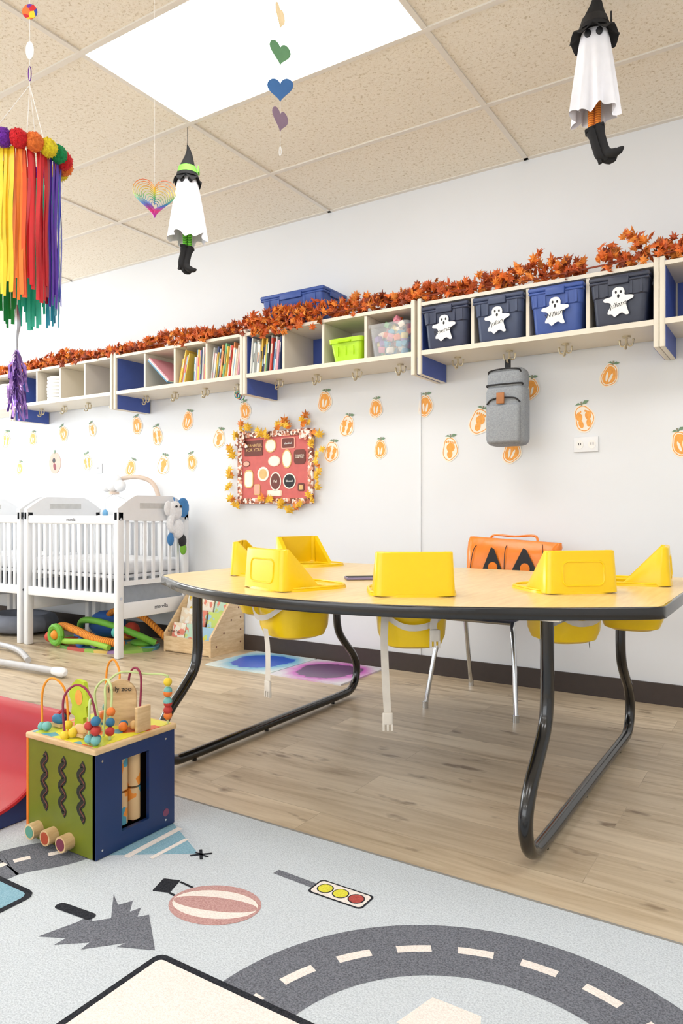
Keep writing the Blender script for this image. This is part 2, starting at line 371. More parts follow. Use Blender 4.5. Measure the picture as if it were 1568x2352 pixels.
def slab(outline,z,ext,bev,m,name):
    cu=bpy.data.curves.new(name,'CURVE'); cu.dimensions='2D'; cu.fill_mode='BOTH'; cu.extrude=ext; cu.bevel_depth=bev; cu.bevel_resolution=2
    loops=[outline]
    for P,ph in seats:
        X=seatM(P,ph); loops.append([tuple((X@Vector((p[0],p[1],0)))[:2]) for p in rrect(.19,.2,.07,5)])
    for L in loops:
        sp=cu.splines.new('POLY'); sp.points.add(len(L)-1)
        for i,p in enumerate(L): sp.points[i].co=(p[0],p[1],0,1)
        sp.use_cyclic_u=True
    o=bpy.data.objects.new(name,cu); scn.collection.objects.link(o); o.location=(0,0,z)
    dg=bpy.context.evaluated_depsgraph_get(); me=bpy.data.meshes.new_from_object(o.evaluated_get(dg))
    bpy.data.objects.remove(o); me.materials.clear(); me.materials.append(m); ob=bpy.data.objects.new(name,me); ob.location=(0,0,z); scn.collection.objects.link(ob); return ob
M_lam=grain_mat('maple_laminate',C(230,196,130),C(242,215,155),(30,2.5,2),.28)
tb=MB()
for X in (-1.865,-.58):
    f=[(1.945,.625),(1.945,.50),(1.945,.40),(1.925,.33),(1.87,.27),(1.80,.205),(1.765,.14),(1.775,.075),(1.82,.035),(1.90,.026)]
    bk=[(4.83-p[0],p[1]) for p in reversed(f)]
    path=[(X,p[0],p[1]) for p in f]+[(X,2.2,.026),(X,2.6,.026)]+[(X,p[0],p[1]) for p in bk]
    tb.tube(cr(path,6),.0185,M_black,14)
    for yy in (1.93,2.35,2.85): tb.cyl((X,yy,0),(X,yy,.02),.009,M_black,10)
    for yy in (1.945,2.885): tb.box((X,yy,.62),(.09,.09,.008),M_chrome)
    tb.box((X,2.41,.61),(.03,.9,.03),M_black)
tbl=tb.obj('toddler_seat_table')
e=slab(tab(0),TZ-.0165,.0125,.004,M_black,'bumper_edge'); parent(e,tbl)
e=slab(tab(.006),TZ+.0003,.0003,0,M_lam,'laminate_top'); parent(e,tbl)
def seat(P,phi,straps,panel=True,bstrap=False):
    b=MB(seatM(P,phi))
    outer=[(p[0],p[1]+.015) for p in rrect(.262,.285,.085,7)]; inner=rrect(.175,.185,.065,7)
    R0=[(x,y,.0) for x,y in outer]; R1=[(x*.99,y*.99,.008) for x,y in outer]; R2=[(x*1.05,y*1.05,.009) for x,y in inner]; R3=[(x,y,.004) for x,y in inner]
    cup=[]
    for z,sx,sy in ((-.02,.99,.99),(-.08,.97,.96),(-.12,.93,.92),(-.145,.82,.8),(-.152,.6,.6)):
        cup.append([(x*sx,y*sy,z) for x,y in inner])
    b.loft([R0,R1,R2,R3]+cup,M_yel,c0=False)
    o2=rrect(.183,.193,.068,7)
    out=[[(x,y,-.03) for x,y in rrect(.21,.22,.07,7)]]
    for z,sx,sy in ((-.07,.98,.97),(-.12,.94,.93),(-.148,.84,.82),(-.158,.6,.6)):
        out.append([(x*sx*1.15,y*sy*1.12,z) for x,y in o2])
    b.loft(out,M_yel,c0=False)
    # shield: flat back, tight corners, short side wings running down in a straight diagonal
    hw=.118; r=.022; H_=.13; pts=[]
    for y in (.035,.022,.0,-.025,-.05,-.075,-.092): pts.append((-hw,y))
    for k in range(1,6): a=R(180+18*k); pts.append((-hw+r+r*math.cos(a),-.103+r*math.sin(a)))
    pts+= [(-.06,-.1255),(0,-.126)]; pts+= [(-p[0],p[1]) for p in reversed(pts[:-1])]
    A=[];B=[];B1=[];Cc=[];D=[]
    for x,y in pts:
        h=H_ if y<-.095 else max(.008,H_*(.030-y)/(.122))
        back=y<-.1
        k=1-.045*h/H_
        ix=x*(1-.02/.118) if not back or abs(x)>.1 else x*.985
        A.append((x,y,.004)); B.append((x*k,y+(.008*h/H_ if back else 0),h-.003)); B1.append((x*k*.985,y+(.012*h/H_ if back else 0),h))
        Cc.append((ix*k*.985,y+(.022 if back else 0),h)); D.append((ix,y+(.016 if back else 0),.004))
    n=len(pts); vs=A+B+B1+Cc+D; fs=[]
    for i in range(n-1):
        for q in range(4): fs.append((q*n+i,q*n+i+1,(q+1)*n+i+1,(q+1)*n+i))
    b.add(vs,fs,M_yel)
    if panel:
        pr=[(x,-.1255+.008*(z/.13),z) for x,z in rrect(.135,.072,.018,4,0,.062)]
        b.tube(pr,.0032,M_yel,6,closed=True)
    b.tube([(x*.99,y*.985,.010) for x,y in [(p[0],p[1]+.015) for p in rrect(.254,.277,.083,7)]],.004,M_yel,6,closed=True)
    for st in straps:
        b.rib(cr(st,6),(.022,.004,0),M_strap)
        q=st[-1]; b.box((q[0],q[1],q[2]-.012),(.03,.01,.035),M_strap,b=.004)
        for dx in (-.012,0,.012): b.box((q[0]+dx,q[1],q[2]-.036),(.006,.008,.02),M_strap)
    b.rib(cr([(-.09,-.105,-.05),(-.03,-.125,-.085),(.04,-.125,-.08),(.09,-.10,-.045)],5),(0,0,.018),M_strap)
    if bstrap: b.rib(cr([(-.02,.12,-.06),(.0,.14,-.12),(-.02,.14,-.2),(.01,.14,-.24)],5),(.02,.0,0),M_dk)
    o=b.obj('yellow_toddler_seat'); parent(o,tbl)
seat(*seats[0],[]); seat(*seats[1],[])
seat(*seats[2],[[(.02,-.12,-.12),(.05,-.13,-.18),(.05,-.13,-.28)]])
seat(*seats[3],[[(-.085,-.12,-.03),(-.09,-.14,-.12),(-.085,-.14,-.25),(-.08,-.14,-.33)],[(.06,-.13,-.04),(.05,-.135,-.08),(.055,-.135,-.095)]],False)
seat(*seats[4],[[(-.03,.05,-.12),(-.03,.06,-.2),(-.03,.06,-.26)]])
seat(*seats[5],[],True,True)
b=MB(MX((-1.335,2.26,TZ+.0006),-50)); b.box((0,0,.005),(.075,.15,.009),mat('phone_case',C(140,130,165),.4),b=.003); b.box((0,0,.0098),(.066,.14,.0006),M_dk); b.obj('smartphone')
# ------------------------------------------------------------------ chair + pumpkin bag
b=MB(); cx=-1.25
M_seat=mat('chair_shell',C(72,82,110),.5)
for sx in (-1,1):
    b.tube(cr([(cx+sx*.215,3.02,.01),(cx+sx*.19,3.07,.25),(cx+sx*.165,3.12,.40),(cx+sx*.16,3.2,.425),(cx+sx*.17,3.38,.42),(cx+sx*.19,3.43,.37),(cx+sx*.20,3.53,.01)],6),.011,M_chrome,10)
    for yy in (3.02,3.53): b.cyl((cx+sx*(.215 if yy<3.2 else .2),yy,0),(cx+sx*(.215 if yy<3.2 else .2),yy,.03),.014,M_chrome,10)
    b.tube(cr([(cx+sx*.14,3.36,.42),(cx+sx*.15,3.49,.5),(cx+sx*.15,3.52,.70)],5),.010,M_chrome,10)
b.tube([(cx-.17,3.14,.405),(cx+.17,3.14,.405)],.010,M_chrome,8)
b.box((cx,3.25,.437),(.42,.42,.02),M_seat,b=.01); b.box((cx,3.53,.62),(.34,.02,.2),M_seat,b=.01)
b.obj('stacking_chair')
MO=mat('pumpkin_bag_orange',C(240,130,34),.25,var=.14,scale=9,bump=.35)
b=MB(); bx=-1.19; rg=[]; byc=3.435
for z,w,d in ((.45,.36,.09),(.48,.43,.12),(.55,.46,.13),(.62,.46,.13),(.70,.46,.11),(.745,.47,.07),(.77,.46,.03)):
    rr=rrect(w,d,min(.04,d*.45),5); rg.append([(bx+x+.006*math.sin(40*x+30*z),byc+y,z+.012*math.sin(22*x)*(z>.7)) for x,y in rr])
b.loft(rg,MO)
yf=byc-.069
for sx,wd in (-.085,.062),(.075,.078):
    b.flat([(bx+sx-wd,.59),(bx+sx+wd,.59),(bx+sx+.012,.725),(bx+sx-.004,.733)],yf,M_dk); 
    b.flat(ell(bx+sx+.005,.635,.024,.026),yf-.002,MO)
b.flat([(bx+.17,.60),(bx+.2,.7),(bx+.205,.7),(bx+.18,.6)],yf,M_dk)
for sx in (-.17,-.02,.15): b.tube(cr([(bx+sx,yf+.045,.75),(bx+sx*1.1,yf+.004,.70),(bx+sx*1.25,yf,.5)],4),.002,M_dk,5)
b.tube(cr([(bx-.12,byc,.765),(bx-.10,byc+.01,.79),(bx+.0,byc+.02,.785),(bx+.1,byc+.01,.79),(bx+.12,byc,.765)],5),.006,MO,6)
b.obj('pumpkin_tote_bag')
# ------------------------------------------------------------------ cubby shelves
YS,YW=3.35,3.665
M_hook=mat('hook_metal',C(200,188,160),.3,.6)
def unit(x0,w=1.155,blueback=()):
    b=MB(); x1=x0+w; t=.022
    for xx in (x0+t/2,x1-t/2):
        b.box((xx,(YS+YW)/2,1.81),(t,YW-YS,.39),M_cream,b=.004)
    b.box((x0+t+.001,(YS+.012+YW)/2,1.805),(.002,YW-YS-.02,.375),M_sblue)
    b.box((x1-t-.001,(YS+.012+YW)/2,1.805),(.002,YW-YS-.02,.375),M_sblue)
    b.box((x1+.001,(YS+.02+YW)/2,1.665),(.002,YW-YS-.04,.09),M_sblue)
    b.box(((x0+x1)/2,(YS+YW)/2,1.975),(w-2*t,YW-YS-.006,.018),M_cream)
    b.box(((x0+x1)/2,(YS+YW)/2,1.725),(w-2*t,YW-YS-.006,.024),M_cream)
    b.box(((x0+x1)/2,YW-.006,1.85),(w-2*t,.008,.24),M_cream)
    p=(w-2*t)/4
    for i in range(1,4): b.box((x0+t+p*i,(YS+YW)/2+.004,1.85),(.016,YW-YS-.012,.23),M_cream)
    for i in blueback: b.box((x0+t+p*(i+.5),YW-.012,1.85),(p-.02,.004,.228),M_sblue)
    for i in range(4):
        hx=x0+t+p*(i+.5); hy=3.50; hk=M_hook
        b.cyl((hx,hy,1.713),(hx,hy,1.705),.018,hk,12)
        b.cyl((hx,hy,1.705),(hx,hy,1.68),.005,hk,8)
        for sx in (-1,1):
            b.tube(cr([(hx,hy,1.682),(hx+sx*.012,hy,1.668),(hx+sx*.026,hy,1.672),(hx+sx*.03,hy,1.692)],4),.004,hk,8); b.sph((hx+sx*.03,hy,1.694),.006,hk,seg=8)
        b.tube(cr([(hx,hy,1.682),(hx,hy-.01,1.655),(hx,hy-.03,1.65),(hx,hy-.036,1.662)],4),.004,hk,8)
    return b
UX=[-6.335,-5.17,-4.00,-2.842,-1.672,-.515]
for i,x0 in enumerate(UX):
    bb={1:(0,),3:(1,),5:(0,)}.get(i,())
    unit(x0,blueback=bb).obj('cubby_shelf')
def comp(ui,ci):
    p=(1.155-.044)/4; a=UX[ui]+.022+p*ci; return a+.009,a+p-.009
SZ=1.738
def ghost(b,cx,cz,s,y):
    P=[(0,.5),(.14,.46),(.2,.34),(.2,.22),(.3,.2),(.46,.17),(.47,.08),(.3,0),(.25,-.1),(.3,-.3),(.34,-.44),(.24,-.46),(.12,-.38),(0,-.42),(-.12,-.5),(-.22,-.4),(-.34,-.38),(-.33,-.28),(-.24,-.1),(-.3,.0),(-.46,.04),(-.47,.14),(-.3,.18),(-.2,.22),(-.2,.34),(-.14,.46)]
    P=[(p[0],p[1]) for p in cr([(x,z,0) for x,z in P],3,True)]
    b.prism([(cx+x*s,cz+z*s) for x,z in P],y-.001,y,M_paper,'XZ')
    for dx in (-.08,.08): b.flat(ell(cx+dx*s,cz+.33*s,.035*s,.05*s),y-.0014,M_dk)
    b.flat(ell(cx,cz+.19*s,.04*s,.065*s),y-.0014,M_dk)
def tote(cx,w,d,z0,h,m,y0,name='storage_tote',label=None,gs=.13,lm=None):
    b=MB(); cy=y0+d/2
    rg=[]
    for z,k in ((0,.80),(.01,.83),(h*.55,.89),(h*.57,.92),(h*.86,.96)):
        rg.append([(cx+x,cy+y,z0+z) for x,y in rrect(w*k,d*k,.025,4)])
    b.loft(rg,m)
    b.box((cx,cy,z0+h*.86),(w*.99,d*.99,h*.06),m,b=.006); b.box((cx,cy,z0+h*.94),(w,d,h*.1),lm or m,b=.008); b.box((cx,cy,z0+h*.985),(w*.86,d*.86,h*.03),lm or m,b=.003)
    for k in (-.36,-.2,.2,.36): b.box((cx+w*k,y0+d*.035,z0+h*.7),(.012,.012,h*.26),m)
    b.box((cx,y0+.002,z0+h*.86),(w*.34,.018,h*.16),lm or m,b=.004)
    for k in (-1,1): b.box((cx+k*w*.49,cy,z0+h*.84),(.012,d*.4,h*.14),lm or m,b=.004)
    if label: ghost(b,cx+.0,z0+h*.42,gs,y0-.0005)
    o=b.obj(name)
    if label: text(label,(cx+.0,y0-.002,z0+h*.42-.012),.03,M_dk,o,rot=(90,-12,0),ext=.0002)
    return o
for ci,(m,l) in enumerate(((M_navy,'Emerson'),(M_slate,'Julian'),(M_royal,'William'),(M_chc,'Juliana'))):
    a,c=comp(4,ci); tote((a+c)/2,c-a-.004,.30,SZ,.215,m,3.325,label=l)
tote(-2.52,.46,.26,1.986,.215,M_royal,3.40)
a,c=comp(3,2); b=MB(); cx=(a+c)/2+.01; ML=mat('lime_plastic',C(180,226,24),.35)
rg=[[(cx+x,3.45+y,SZ+z) for x,y in rrect(w,d,.02,4)] for z,w,d in ((0,.17,.15),(.10,.2,.18),(.1,.215,.195),(.125,.22,.2),(.125,.205,.185),(.01,.165,.145))]
b.loft(rg,ML)
for k in(-.05,0,.05): b.box((cx+k,3.362,SZ+.055),(.004,.006,.05),ML)
b.tube([(cx-.04,3.345,SZ+.105),(cx+.04,3.345,SZ+.105)],.006,ML,8)
b.obj('lime_storage_bin')
a,c=comp(3,3); b=MB(); cx=(a+c)/2
MCl=mat('clear_plastic',C(235,240,245),.1,alpha=.22,var=0)
rg=[[(cx+x,3.47+y,SZ+z) for x,y in rrect(w,d,.03,4)] for z,w,d in ((0,.21,.2),(.15,.235,.24),(.15,.248,.255),(.168,.25,.258),(.168,.23,.235),(.005,.205,.195))]
b.loft(rg,MCl)
cols=[C(240,120,60),C(70,160,190),C(230,210,120),C(240,150,170),C(140,110,180),C(250,235,210),C(120,190,120),C(200,60,60)]
tm=[mat('toy_block_%d'%i,c_,.45) for i,c_ in enumerate(cols)]
for i in range(80):
    x=cx+random.uniform(-.08,.08); y=3.47+random.uniform(-.08,.08); z=SZ+.02+random.uniform(0,.155+.03*(random.random()))
    b.box((0,0,0),(.032,.032,.03),random.choice(tm),M=MX((x,y,z),random.uniform(0,90),random.uniform(-30,30),random.uniform(-30,30)),b=.004)
b.obj('clear_toy_bin')
bc=[C(235,235,230),C(90,150,190),C(216,80,66),C(243,200,80),C(110,170,120),C(60,74,120),C(170,210,225),C(235,160,175),C(245,240,220),C(235,150,90),C(40,40,44),C(240,220,200),C(225,228,225)]
bm=[mat('book_cover_%d'%i,c_,.45,var=.03) for i,c_ in enumerate(bc)]
def books(x0,x1,lean,name='picture_books',h0=.15,h1=.215,step=(.006,.014)):
    b=MB(); x=x0+.004
    while x<x1-.006:
        t=random.uniform(*step); h=random.uniform(h0,h1); d=random.uniform(.17,.24)
        m=random.choice(bm)
        off=h*math.sin(R(lean))
        if x+t+max(off,0)>x1: break
        X=MX((x+ (max(-off,0)),0,SZ+.001+t*math.sin(R(abs(lean)))),0,0,lean)
        y0=3.37+random.uniform(0,.02)
        b.box((t/2,y0+d/2,h/2),(t,d,h),m,M=X); b.box((t/2,y0+d/2,h/2+.0005),(t*.7,d-.006,h),M_paper,M=X)
        if random.random()<.6: b.box((t/2,y0-.0003,h*random.uniform(.3,.7)),(t*.6,.0008,h*.3),random.choice(bm),M=X)
        x+=t/math.cos(R(lean))+.0006
    b.obj(name)
a,c=comp(3,0); books(a,c-.01,5)
a,c=comp(2,3); books(a,c,8)
a,c=comp(2,2); books(a,a+.12,14); books(a+.13,c,3)
b=MB(); a,c=comp(2,1)
for i in range(3): b.box((.1,3.46,.004+i*.009),(.24,.2,.008),bm[(1,8,7)[i]],M=MX((a+.035,0,SZ+.16-.0),0,0,42))
b.obj('leaning_picture_books')
for ui,ci in ((1,1),(0,3),):
    a,c=comp(ui,ci); b=MB(); cx=(a+c)/2
    for k in range(7):
        b.loft([[(cx+x,3.46+y,SZ+k*.026+z) for x,y in ell(0,0,.10-.004*abs(3-k)-i_,.09-i_,0,24)] for z,i_ in ((0,.01),(.006,0),(.02,0),(.026,.01))],M_paper)
    b.obj('stacked_white_diapers')
# ------------------------------------------------------------------ leaf garland
def leafpts():
    half=[(90,1),(74,.5),(52,.82),(34,.42),(12,.78),(-8,.36),(-38,.62),(-62,.28)]
    P=[(r*math.cos(R(a)),r*math.sin(R(a))) for a,r in half]
    return P+[(0,-.34)]+[(-x,y) for x,y in reversed(P[1:])]
LP=leafpts()
def leaf(b,loc,s,m,rot):
    X=Matrix.Translation(loc)@Matrix.Rotation(rot[2],4,'Z')@Matrix.Rotation(rot[0],4,'X')@Matrix.Rotation(rot[1],4,'Y')@Matrix.Scale(s,4)
    cz=random.uniform(.15,.4)
    vs=[(0,0,cz)]+[(x,y,random.uniform(-.12,.12)) for x,y in LP]; n=len(LP)
    b.add(vs,[(0,1+i,1+(i+1)%n) for i in range(n)],m,X)
b=MB()
def hgt(x):
    h=.05+.02*math.sin(5.1*x)+.012*math.sin(11*x+1)
    for c,w,a in ((-.66,.12,.09),(-1.02,.1,.05),(-1.35,.12,.05),(-1.62,.12,.06),(-2.0,.1,.03),(-2.8,.12,.05),(-3.6,.12,.03),(-.3,.2,.06)): h+=a*math.exp(-((x-c)/w)**2)
    return max(h,.03)
for i in range(2600):
    x=random.uniform(-6.2,.5); h=hgt(x)
    z=2.005+h*random.random()**1.1; yy=3.40+random.uniform(-.055,.08)
    if -2.77<x<-2.26: yy=3.355+random.uniform(-.03,.02); z=1.97+random.uniform(0,.12)
    if yy<3.36 and random.random()<.4: z-=.03
    if abs(x+.80)<.02: continue
    leaf(b,(x,yy,z),random.uniform(.026,.044),random.choices(M_leaf,[6,4,4,1.5])[0],[random.uniform(30,140)*math.pi/180,random.uniform(-1,1),random.uniform(-1.3,1.3)])
b.tube(cr([(x*.3,3.37+.008*math.sin(x*3),2.015+.008*math.sin(x*5)) for x in range(-20,2)],4),.004,M_leaf[3],6)
b.obj('autumn_leaf_garland')
# ------------------------------------------------------------------ pumpkin cutouts
M_stem=mat('stem_grey',C(150,150,130),.8)
def cutout(x,z,s,rot,kind,y=3.6685):
    b=MB(Matrix.Translation((x,y,z))@Matrix.Rotation(R(rot),4,'Y'))
    P=[]; ph=random.uniform(0,1.2); ax=random.uniform(.82,1.0)
    for i in range(40):
        a=2*math.pi*i/40; r=.048*(1+.06*math.cos(3*a+ph)+.03*math.cos(5*a+ph*2)); P.append((r*math.cos(a)*ax*s,r*math.sin(a)*1.2*s))
    b.prism(P,-.0008,0,M_cr,'XZ'); 
    Q=[(p[0]*.84,p[1]*.86) for p in P]; b.band(Q+[Q[0]],.0035*s,-.0012,M_or,plane='XZ')
    if kind==0:
        for sx in (-1,1):
            b.flat(ell(sx*.015*s,-.020*s,.009*s,.017*s,sx*-8),-.0014,M_or); b.flat(ell(sx*.017*s,.008*s,.012*s,.016*s,0),-.0016,M_or)
            for k in range(4): b.flat(ell(sx*(.009+.006*k)*s,(.028-.003*k)*s,.003*s,.0045*s),-.0014,M_or)
    elif kind==1:
        b.flat([(p[0]*.72,p[1]*.74) for p in P],-.0013,M_or); 
        for sx in (-1,1): b.flat(ell(sx*.009*s,-.008*s,.0055*s,.022*s,sx*-8),-.0016,M_cr)
    else:
        b.flat(ell(.0,-.022*s,.013*s,.018*s,0),-.0014,M_or); b.flat(ell(.003*s,.008*s,.020*s,.020*s,0),-.0016,M_or)
        for k in range(5): b.flat(ell((-.018+.009*k)*s,(.034-.002*abs(k-1))*s,.0038*s,.0055*s),-.0014,M_or)
    b.box((0,-.001,.060*s),(.008,.001,.02),M_stem) 
    b.flat([(0,.055*s),(.012*s,.07*s),(.03*s,.066*s),(.018*s,.056*s)],-.0015,M_green); b.flat([(0,.055*s),(-.012*s,.066*s),(-.026*s,.058*s)],-.0016,M_green)
    b.obj('footprint_pumpkin_cutout')
pk=[(-5.74,1.52),(-5.37,1.51),(-4.97,1.53),(-4.62,1.54),(-4.12,1.54),(-3.91,1.45),(-3.61,1.54),(-3.09,1.57),(-3.32,1.40),(-2.46,1.58),(-2.30,1.42),(-2.10,1.51),(-1.78,1.50),(-1.46,1.39),(-1.18,1.54),(-.91,1.37),(-.79,1.57),(-.47,1.22),(-1.63,1.25),(-1.28,1.22),(-2.41,1.27),(-2.07,1.27),(-3.57,1.25),(-3.85,1.24),(-4.19,1.23),(-4.68,1.29),(-5.55,1.27),(-.25,1.5),(-5.95,1.3)]
for i,(x,z) in enumerate(pk): cutout(x,z,random.uniform(.95,1.3),random.uniform(-26,26),(0,1,1,2,1)[i%5])
b=MB(MX((-5.08,3.668,1.30))); b.prism(ell(0,0,.075,.085,0,30),-.001,0,mat('pink_card',C(240,180,165),.7),'XZ'); b.flat(ell(-.01,.02,.02,.02),-.0015,M_dk); b.flat(ell(.0,-.03,.018,.03,20),-.0015,mat('maroon',C(130,30,50),.6)); b.box((0,-.002,.09),(.012,.001,.03),M_green); b.obj('paper_apple')
for x,z,w in ((-.90,1.24,.12),(-4.54,1.24,.075)):
    b=MB(MX((x,3.664,z))); b.box((0,0,0),(w,.008,.075),M_white,b=.003)
    for dx in ((-.03,.03) if w>.1 else (0,)):
        b.prism(ell(dx,0,.019,.022,0,20),-.006,-.003,M_paper,'XZ'); b.box((dx-.004,-.0065,.002),(.003,.001,.012),M_dk); b.box((dx+.006,-.0065,.002),(.003,.001,.012),M_dk)
    b.obj('wall_outlet')
# ------------------------------------------------------------------ bulletin board
M_fl=patch_mat('floral_trim',[C(246,228,218),C(130,70,50),C(224,156,126),C(250,240,230),C(176,106,76)],70)
M_red=mat('board_red',C(208,108,104),.8,var=.05)
M_brn=mat('card_brown',C(110,56,46),.6); M_gold=mat('card_gold',C(222,184,118),.5); M_pk=mat('card_pink',C(236,170,150),.6); M_pch=mat('card_peach',C(244,210,180),.6)
b=MB(MX((-2.835,3.665,1.19)))
b.box((0,-.006,0),(.60,.012,.46),M_red)
for sx in (-1,1): b.box((sx*.283,-.014,0),(.036,.012,.46),M_fl); b.box((0,-.0145,sx*.214),(.60,.012,.036),M_fl)
y=-.0135
def card(sh,cx,cz,m,m2,k=.85):
    b.prism([(cx+p[0],cz+p[1]) for p in sh],y-.002,y,m,'XZ'); b.flat([(cx+p[0]*k,cz+p[1]*k) for p in sh],y-.0025,m2)
card(rrect(.15,.10,.005),-.17,.13,M_brn,M_brn)
card(ell(0,0,.045,.045),-.03,.14,M_gold,M_cr); card(rrect(.11,.07,.01),.11,.15,M_pk,M_brn,.85); card(ell(0,0,.05,.035),.0,.04,M_pch,M_cr); card(ell(0,0,.038,.06),.10,.05,M_gold,M_cr)
card(rrect(.09,.09,.02),.20,.06,M_brn,M_brn); card(rrect(.075,.12,.03),-.21,-.07,M_gold,M_cr); card(ell(0,0,.047,.047),-.09,-.04,M_cr,M_gold,.7); card(ell(0,0,.045,.06),.01,-.09,M_cr,M_brn); card(ell(0,0,.05,.05),.12,-.09,M_cr,M_dk,.85)
card(rrect(.05,.07,.01),-.14,-.14,M_gold,M_pk); card(rrect(.05,.05,.01),.21,-.13,M_brn,M_gold,.6); card(rrect(.12,.04,.01),.0,-.165,M_pch,M_cr,.85); card(ell(0,0,.03,.02),-.23,.03,M_brn,M_pk)
for sx in (-1,1):
    for k in range(9): leafx=sx*(.27+random.uniform(-.04,.03)); b.prism(ell(leafx,.2+random.uniform(-.05,.04),.03,.014,random.uniform(0,180),12),-.03-k*.001,-.028-k*.001,M_fl,'XZ')
for cxx,czz in [(-.24,.27),(-.19,.25),(-.1,.23),(-.05,.2),(.03,.26),(.08,.28),(.13,.26),(.24,.29),(.27,.25),(-.36,.12),(-.34,.07),(-.37,-.02),(-.34,-.06),(-.36,-.12),(-.33,-.2),(-.3,-.26),(.34,.2),(.36,.08),(.33,.02),(.36,-.06),(.34,-.12),(.3,-.2),(.2,-.24),(.12,-.27),(.08,-.24),(-.02,-.22),(-.08,-.2),(.3,.12),(-.3,.2)]:
    for q in range(2):
        leaf(b,(cxx+random.uniform(-.02,.02),-.04+random.uniform(-.01,.01),czz+random.uniform(-.02,.02)),random.uniform(.038,.055),random.choice([M_yleaf,M_yleaf,M_yleaf,M_yleaf,M_leaf[2]]),[R(90)+random.uniform(-.5,.5),random.uniform(-.5,.5),random.uniform(-.5,.5)])
bd=b.obj('thankful_bulletin_board')
text('THANKFUL\nFOR YOU',(-3.005,3.6495,1.322),.028,M_gold,bd); text('thankful',(-2.725,3.648,1.338),.018,M_paper,bd); text('Blessed',(-2.715,3.648,1.10),.018,M_paper,bd)
text('THANKFUL\nFOR YOU',(-2.635,3.648,1.252),.014,M_cr,bd); text('Fall',(-2.825,3.648,1.10),.022,M_cr,bd)
# ------------------------------------------------------------------ cribs
M_txt=mat('crib_text',C(40,44,60),.6); M_plate=mat('warning_label',C(205,206,205),.6); M_mesh=mat('crib_clear_panel',C(170,180,195),.3,alpha=.45)
M_matt=mat('mattress_vinyl',C(236,238,242),.4)
def crib(x0):
    b=MB(); x1=x0+.95; y0,y1=2.99,3.60; t=.04
    for xe,sg in ((x0,-1),(x1,1)):
        xc=xe-sg*t/2
        for yy in (y0+.025,y1-.025): b.box((xc,yy,.455),(t,.05,.91),M_white,b=.008)
        top=[(y0,.855)]
        for i in range(17):
            s=i/16; y=y0+(y1-y0)*s; z=.925+.085*min(1,math.sin(math.pi*s)*1.5) if 0<s<1 else .925
            top.append((y,z))
        top.append((y1,.855)); top.append(((y0+y1)/2,.845))
        b.prism(top,xc-t/2,xc+t/2,M_white,'YZ')
        b.box((xc+.0205,(y0+y1)/2,.945),(.002,.26,.035),M_plate)
        b.box((xc,(y0+y1)/2,.29),(t*.8,y1-y0-.08,.10),M_white,b=.006)
        for k in range(7):
            yy=y0+.09+k*(y1-y0-.18)/6; b.box((xc,yy,.66),(.012,.022,.42),M_white)
        b.box((xc,(y0+y1)/2,.46),(t*.7,y1-y0-.08,.03),M_white)
        b.box((xc,(y0+y1)/2,.395),(.006,y1-y0-.08,.11),M_mesh)
    for yy in (y0+.02,y1-.02):
        b.box(((x0+x1)/2,yy,.855),(.87,.028,.055),M_white,b=.008); b.box(((x0+x1)/2,yy,.37),(.87,.028,.06),M_white,b=.006)
        for k in range(14):
            xx=x0+.09+k*.77/13; b.box((xx,yy,.61),(.022,.012,.44),M_white)
    b.box(((x0+x1)/2,(y0+y1)/2,.50),(.86,.54,.02),M_white); b.box(((x0+x1)/2,(y0+y1)/2,.555),(.86,.53,.085),M_matt,b=.02)
    b.box(((x0+x1)/2,(y0+y1)/2,.40),(.86,.5,.006),M_mesh)
    for yy in (y0+.025,y1-.025):
        for zz in (.86,.37): b.cyl((x1,yy,zz),(x1+.003,yy,zz),.009,M_chrome,10)
    o=b.obj('baby_crib')
    text('morella',((x0+x1)/2+.02,y0+.0055,.855),.03,M_txt,o); text('morella',(x1-.0035,y0+.36,.29),.038,M_txt,o,rot=(90,0,90))
    return o
crib(-4.48); crib(-5.47); crib(-6.46)
b=MB(MX((-3.500,3.44,.82),s=1.35)); MEl=mat('plush_white',C(236,238,242),.9,bump=.2,scale=80); MEb=mat('plush_blue',C(70,130,190),.9); MEg=mat('plush_green',C(120,180,60),.9)
b.sph((0,0,.07),.05,MEl,(.4,1,.95)); b.sph((.004,.05,.085),.045,MEb,(.28,.9,1.1)); b.sph((0,-.045,.08),.034,MEl,(.3,.8,1.1))
b.tube(cr([(0,-.02,.05),(0,-.035,.0),(0,-.01,-.03),(0,.02,-.02)],5),[.018]*6+[.016]*5+[.013]*5,MEl,8)
b.sph((0,.02,-.02),.045,MEl,(.4,.9,1.1)); b.sph((0,.05,-.08),.03,M_dk,(.5,.8,1.1)); b.sph((0,.055,-.12),.025,MEg,(.5,.8,1.2)); b.sph((.02,-.01,.09),.006,M_dk); b.sph((.02,.02,.09),.006,M_dk); b.sph((0,-.03,-.07),.025,MEb,(.5,.8,1.3))
b.tube([(0,0,.11),(-.01,.0,.135)],.003,MEb,6)
b.obj('plush_elephant_toy')
b=MB(); MBe=mat('mobile_arm',C(226,206,190),.5); MCy=mat('drop_blue',C(110,170,215),.6)
b.tube(cr([(-3.86,3.635,.86),(-3.86,3.63,1.02),(-3.90,3.60,1.12),(-4.0,3.55,1.155),(-4.12,3.5,1.14)],7),.016,MBe,10)
b.box((-3.86,3.632,.88),(.06,.05,.10),M_white,b=.01)
for dx,dz,r in ((0,0,.062),(-.07,-.01,.05),(.07,-.01,.05),(.03,.03,.045),(-.03,.025,.045)): b.sph((-4.13+dx,3.46,1.10+dz),r,M_white,(1,.7,.85))
b.cyl((-4.13,3.46,1.05),(-4.13,3.46,1.03),.04,MBe,16)
